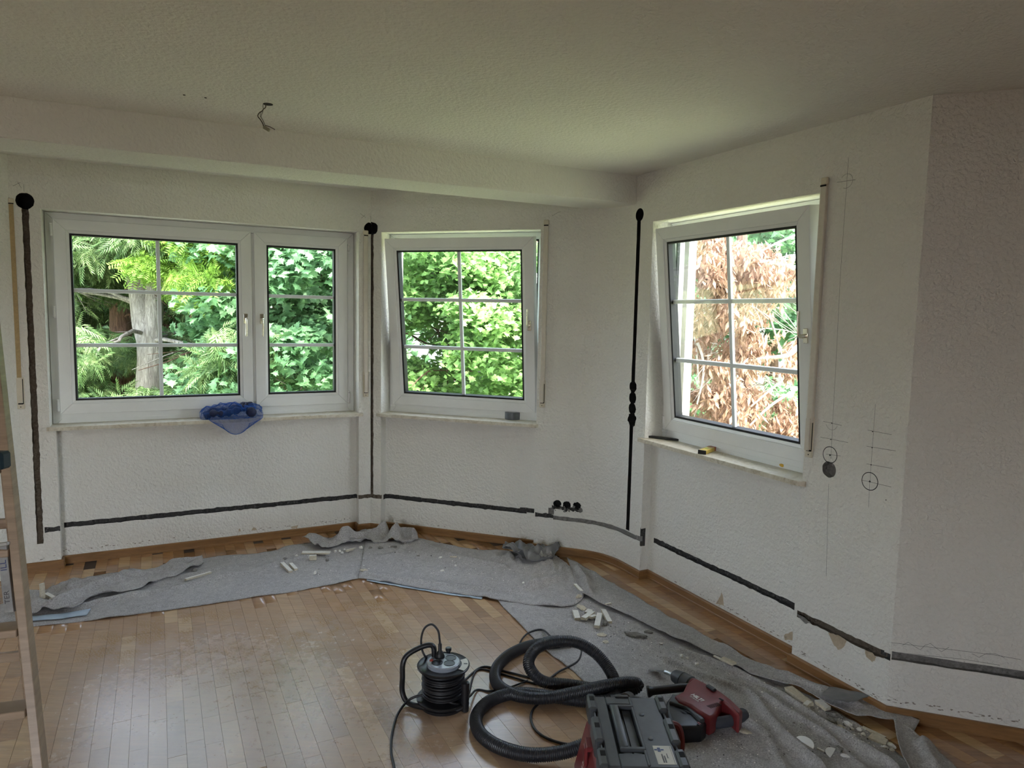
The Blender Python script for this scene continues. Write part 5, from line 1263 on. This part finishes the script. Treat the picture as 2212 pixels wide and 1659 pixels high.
bm = bmesh.new(); lathe(bm, [(.036,.0),(.056,.0),(.0575,.002),(.0575,.048),(.056,.050),(.036,.050),(.036,.0)], 40); part('tape', bm, plain('tape_grey', (.12,.13,.14), .38, noise_amt=.06), e)
bm = bmesh.new(); lathe(bm, [(.0345,.0005),(.0365,.0005),(.0365,.0505),(.0345,.0505),(.0345,.0005)], 36); part('core', bm, plain('cardboard', (.20,.17,.13), .9), e)
a_, b_ = fl(1389,944,ZS), fl(1532,960,ZS); md_ = (a_+b_)/2
e = thing('flat_bar', 'long black flat bar lying along the right sill', 'metal bar', (md_.x, md_.y, ZS), math.atan2(b_.y-a_.y, b_.x-a_.x)); hl = (b_-a_).length/2
bm = bmesh.new(); bx(bm, -hl, hl, -.012, .012, .0005, .014, .002); part('bar', bm, M_black, e)
bm = bmesh.new()
for x in (-hl+.025, -hl*.05, hl*.85): lathe(bm, [(0,.0146),(.0035,.0146),(.004,.0138)], 10, Matrix.Translation((x, 0, 0)))
part('screw_hole', bm, M_steel, e)
a_, b_ = fl(1517,981,ZS), fl(1556,966,ZS); md_ = (a_+b_)/2; hl = (b_-a_).length/2+.004
M_yell = plain('level_yellow', (.55,.40,.07), .4, noise_amt=.06)
e = thing('spirit_level', 'short yellow spirit level lying across the right sill edge', 'spirit level', (md_.x, md_.y, ZS), math.atan2(b_.y-a_.y, b_.x-a_.x))
bm = bmesh.new(); bx(bm, -hl, hl, -.022, .022, .001, .022, .002); part('body', bm, M_yell, e)
for sgn, nm in ((-1,'end_cap'),(1,'end_cap')): bm = bmesh.new(); bx(bm, sgn*(hl+.001)-.003, sgn*(hl+.001)+.003, -.0225, .0225, .0005, .0225, .001); part(nm, bm, M_black, e)
bm = bmesh.new(); bx(bm, -.012, .014, -.0225, .0225, .0008, .0224, 0); part('red_band', bm, plain('level_red', (.35,.08,.05), .5), e)
bm = bmesh.new(); bx(bm, hl*.45, hl*.8, -.012, .004, .0222, .0228); bx(bm, -.0+.022, .030, .004, .012, .0222, .0228); bx(bm, .016, .026, -.016, -.010, .0222, .0228); part('printed_mark', bm, M_ink, e)
bm = bmesh.new(); tube(bm, [(-hl*.55,-.008,.021),(-hl*.55,.008,.021)], .005, 8); part('vial', bm, plain('vial_green', (.35,.45,.08), .15), e)
a_, b_ = fl(1672,998,ZS), fl(1706,1014,ZS); md_ = (a_+b_)/2
e = thing('pliers', 'red and yellow handled pliers at the right end of the right sill', 'pliers', (md_.x, md_.y, ZS), math.atan2(b_.y-a_.y, b_.x-a_.x))
M_pr = plain('grip_red', (.32,.01,.012), .45); M_py = plain('grip_yellow', (.62,.36,.03), .45)
for sg, m, nm in ((-1, M_py, 'handle'), (1, M_pr, 'handle')):
    P = smooth_path([(-.045,sg*.004,.010),(-.03,sg*.020,.012),(.0,sg*.026,.013),(.035,sg*.024,.013),(.062,sg*.018,.012)], 6); bm = bmesh.new(); tube(bm, P, [.006]+[.008+.002*math.sin(i*.4) for i in range(len(P)-2)]+[.007], 10, sq=.8); h_ = part(nm, bm, m, e); h_['label'] = 'yellow handle' if sg < 0 else 'red handle'
bm = bmesh.new(); lathe(bm, [(0,0),(.011,0),(.012,.003),(.012,.013),(.010,.016),(0,.016)], 16, Matrix.Translation((-.05,0,.003))); prism(bm, [(-.052,-.010),(-.052,.010),(-.078,.005),(-.082,0),(-.078,-.005)], .004, .015); part('jaws', bm, M_steel, e)
# ------------------------------------------------------------------ ceiling wires
c0 = fl(572, 224, ZC); Y = c0.y
def cy(u, v): return on_ray(u, v, Y)
cw = thing('ceiling_wires', 'bare light fitting wires hanging from the ceiling near the beam', 'wires', (c0.x, c0.y, ZC))
def cpart(nm, P, r, m): bm = bmesh.new(); tube(bm, [p-c0 for p in smooth_path(P, 5)], r, 6); finish(bm, nm, cw, m, True)
M_w1 = plain('wire_brown', (.06,.04,.02), .5); M_w2 = plain('wire_grey', (.20,.20,.17), .5)
cpart('wire', [cy(573,222),cy(574,231),cy(569,236),cy(566,240),cy(560,244),cy(557,251),cy(563,259),cy(568,268),cy(570,275),cy(576,278)], .0022, M_w1)
cpart('wire', [cy(569,222),cy(568,230),cy(569,236),cy(567,243),cy(564,252),cy(568,260),cy(571,267),cy(573,273)], .0018, M_w2)
cpart('wire', [cy(563,243),cy(562,251),cy(564,254)], .0014, M_w2); cpart('wire', [cy(573,271),cy(583,274),cy(594,280)], .0016, M_w1)
bm = bmesh.new(); q = cy(577,278)-c0; bx(bm, q.x-.016, q.x+.012, q.y-.006, q.y+.006, q.z-.008, q.z+.006, .002, Matrix.Translation(q) @ Matrix.Rotation(.5, 4, 'Y') @ Matrix.Translation(-q)); finish(bm, 'terminal_block', cw, plain('terminal', (.25,.24,.16), .5))
bm = bmesh.new(); q = fl(579,225,ZC)-c0; lathe(bm, [(0,-.0012),(.020,-.0012),(.022,.004)], 14, Matrix.Translation(q)); finish(bm, 'ceiling_hole', cw, M_hole)
# ------------------------------------------------------------------ marks and broken patches on the walls
M_pencil = plain('pencil', (.10,.10,.095), .8); M_felt_pen = plain('marker_black', (.012,.012,.012), .6)
def mark(wall, W, pts, wd, mat=M_pencil, off=-.0007, name='pencil_mark', closed=False, px_=True):
    P = [W.P(*W.at(u, v, off), off) if px_ else W.P(u, v, off) for u, v in pts]
    if closed: P.append(P[0])
    bm = bmesh.new(); tube(bm, P, wd/2, 4, cap=True); 
    for v in bm.verts: d = v.co.dot(W.n)-W.d-off; v.co -= W.n*(d*.85)
    return finish(bm, name, wall, mat)
def circ(s, z, r, n=36, a0=0, a1=2*PI): return [(s+math.cos(a0+(a1-a0)*i/n)*r, z+math.sin(a0+(a1-a0)*i/n)*r) for i in range(n+1)]
for s, z, r in ((2.122,1.032,.036), (1.920,.958,.037)): mark(wall_right, WC, circ(s, z, r), .0035, M_felt_pen, name='marker_ring', px_=False)
for u, v, r in ((1793,983,.0045),(1879,1040,.0045),(1797,914,.003),(1795,949,.003),(1885,932,.003),(1884,967,.003),(1882,1004,.003),(1914,1080,.0025),(1790,1112,.001)):
    s, z = WC.at(u, v); mark(wall_right, WC, circ(s, z, r*.5, 8), r, M_felt_pen, name='marker_dot', px_=False)
for P in ([(1833,340),(1826,440),(1815,600),(1806,780),(1799,905),(1795,990)], [(1790,1045),(1787,1150),(1785,1245)], [(1891,872),(1887,930),(1882,1000),(1879,1040),(1876,1096)], [(1808,394),(1848,388)], [(1778,910),(1818,919)], [(1772,944),(1832,956)], [(1784,981),(1816,985)], [(1874,929),(1926,939)], [(1872,964),(1935,974)], [(1872,1002),(1928,1012)], [(1862,1037),(1925,1052)]): mark(wall_right, WC, P, .0014)
s, z = WC.at(1829,391); mark(wall_right, WC, circ(s, z, .03, 20, .6, 5.2), .0011, px_=False); s, z = WC.at(1797,914); mark(wall_right, WC, circ(s, z-.0, .03, 16, 3.4, 6.0), .0010, px_=False)
for P in ([(1924,1388),(1990,1396),(2060,1404),(2150,1415),(2205,1425)], [(1925,1408),(2010,1417),(2080,1424),(2160,1437)], [(1950,1394),(1962,1387),(1975,1396),(1988,1404),(1998,1394),(2010,1390),(2022,1400),(2034,1408),(2050,1398)], [(2100,1412),(2115,1420),(2130,1412),(2150,1412),(2170,1421)]): mark(wall_far_right, WD, P, .0012)
for wall, W, P in ((wall_left, WA, [(38,393),(46,406)]), (wall_left, WA, [(28,402),(44,394)]), (wall_left, WA, [(51,398),(52,414)]), (wall_left, WA, [(778,461),(790,470)]), (wall_left, WA, [(789,464),(781,471)]), (wall_back, WB, [(801,466),(801,478)]), (wall_back, WB, [(1192,467),(1203,460),(1211,457)]), (wall_left, WA, [(18,424),(24,436)])): mark(wall, W, P, .0014)
def patch(wall, W, pts, off=-.0008, base=0.0, mat=None, name='bare_patch', seed=0):
    rnd = random.Random(seed); P = []
    for i in range(len(pts)):
        a, b = pts[i], pts[(i+1)%len(pts)]
        for k in range(4): t = k/4; P.append((a[0]+(b[0]-a[0])*t+rnd.uniform(-1,1), a[1]+(b[1]-a[1])*t+rnd.uniform(-1,1)))
    bm = bmesh.new(); o_ = base+off; vs = [bm.verts.new(W.P(*W.at(u, v, o_), o_)) for u, v in P]; c = bm.verts.new(sum((v.co for v in vs), Vector())/len(vs)+W.n*.0006)
    for i in range(len(vs)): bm.faces.new((vs[i], vs[(i+1)%len(vs)], c))
    return finish(bm, name, wall, mat or M_chip)
patch(wall_right, WC, [(1546.6,1304),(1559.6,1279.6),(1564,1308.6)], base=.063, seed=1); patch(wall_right, WC, [(1692.7,1372),(1711.6,1363.6),(1713.6,1383.8),(1695.6,1382)], base=.063, seed=2)
patch(wall_right, WC, [(1789.7,1366.5),(1811,1372),(1828.7,1384),(1823,1398),(1811.4,1403.5),(1799.8,1392.5)], seed=3); patch(wall_right, WC, [(1867.8,1404),(1883.7,1409.9),(1892.4,1418.5),(1889.5,1427),(1883.7,1430),(1870.7,1418.5)], seed=4)
patch(wall_left, WA, [(512.7,1149),(517.4,1141.5),(520.6,1148)], base=.0704, seed=5); patch(wall_left, WA, [(542.7,1146),(548.4,1137.7),(556,1144.7)], base=.0704, seed=6); patch(wall_left, WA, [(628,1139),(645,1134),(642,1141),(632,1143)], base=.0704, seed=7)
patch(wall_right, WC, [(1722,1325),(1740,1336),(1752,1345),(1740,1347),(1724,1332)], seed=8, mat=M_ggrey)
def scuffs(wall, W, u0, v0, u1, v1, n, base, seed):
    rnd = random.Random(seed); bm = bmesh.new(); o_ = base-.0007
    for _ in range(n):
        t = rnd.random(); s, z = W.at(u0+(u1-u0)*t, v0+(v1-v0)*t, o_); z += rnd.uniform(-.008,.008); a = rnd.uniform(.002,.012); b = rnd.uniform(.001,.004); m = rnd.randint(5, 7)
        vs = [bm.verts.new(W.P(s+a*math.cos(2*PI*k/m)*rnd.uniform(.6,1), z+b*math.sin(2*PI*k/m)*rnd.uniform(.6,1), o_)) for k in range(m)]; bm.faces.new(vs)
    o = finish(bm, 'scuff_marks', wall, M_scuff); o['kind'] = 'stuff'
M_scuff = rough_groove('scuff', (.14,.12,.10), (.34,.30,.25), (.6,.55,.5), 80)
scuffs(wall_left, WA, 130,1190, 740,1124, 60, .0704, 1); scuffs(wall_left, WA, 58,1214, 118,1203, 6, 0, 2); scuffs(wall_right, WC, 1450,1252, 1715,1388, 50, .063, 3); scuffs(wall_right, WC, 1722,1405, 1905,1512, 34, 0, 4)
scuffs(wall_far_right, WD, 1920,1512, 2205,1560, 46, 0, 5); scuffs(wall_back, WB, 850,1124, 1145,1160, 16, .07, 6); scuffs(wall_left, WA, 690,1128, 768,1120, 14, .0704, 7)
# splintered edges round the socket holes
bm = bmesh.new(); rnd = random.Random(9)
for _ in range(26):
    s, z = rnd.uniform(.992,1.20), rnd.uniform(.300,.338); r = rnd.uniform(.004,.010); c = WB.P(s, z, rnd.uniform(-.004,.01))
    bmesh.ops.create_icosphere(bm, subdivisions=1, radius=r, matrix=Matrix.Translation(c))
for v in bm.verts: v.co += Vector((rnd.uniform(-1,1), rnd.uniform(-1,1), rnd.uniform(-1,1)))*.0025
o = finish(bm, 'broken_plaster', wall_back, M_ggrey); o['kind'] = 'stuff'
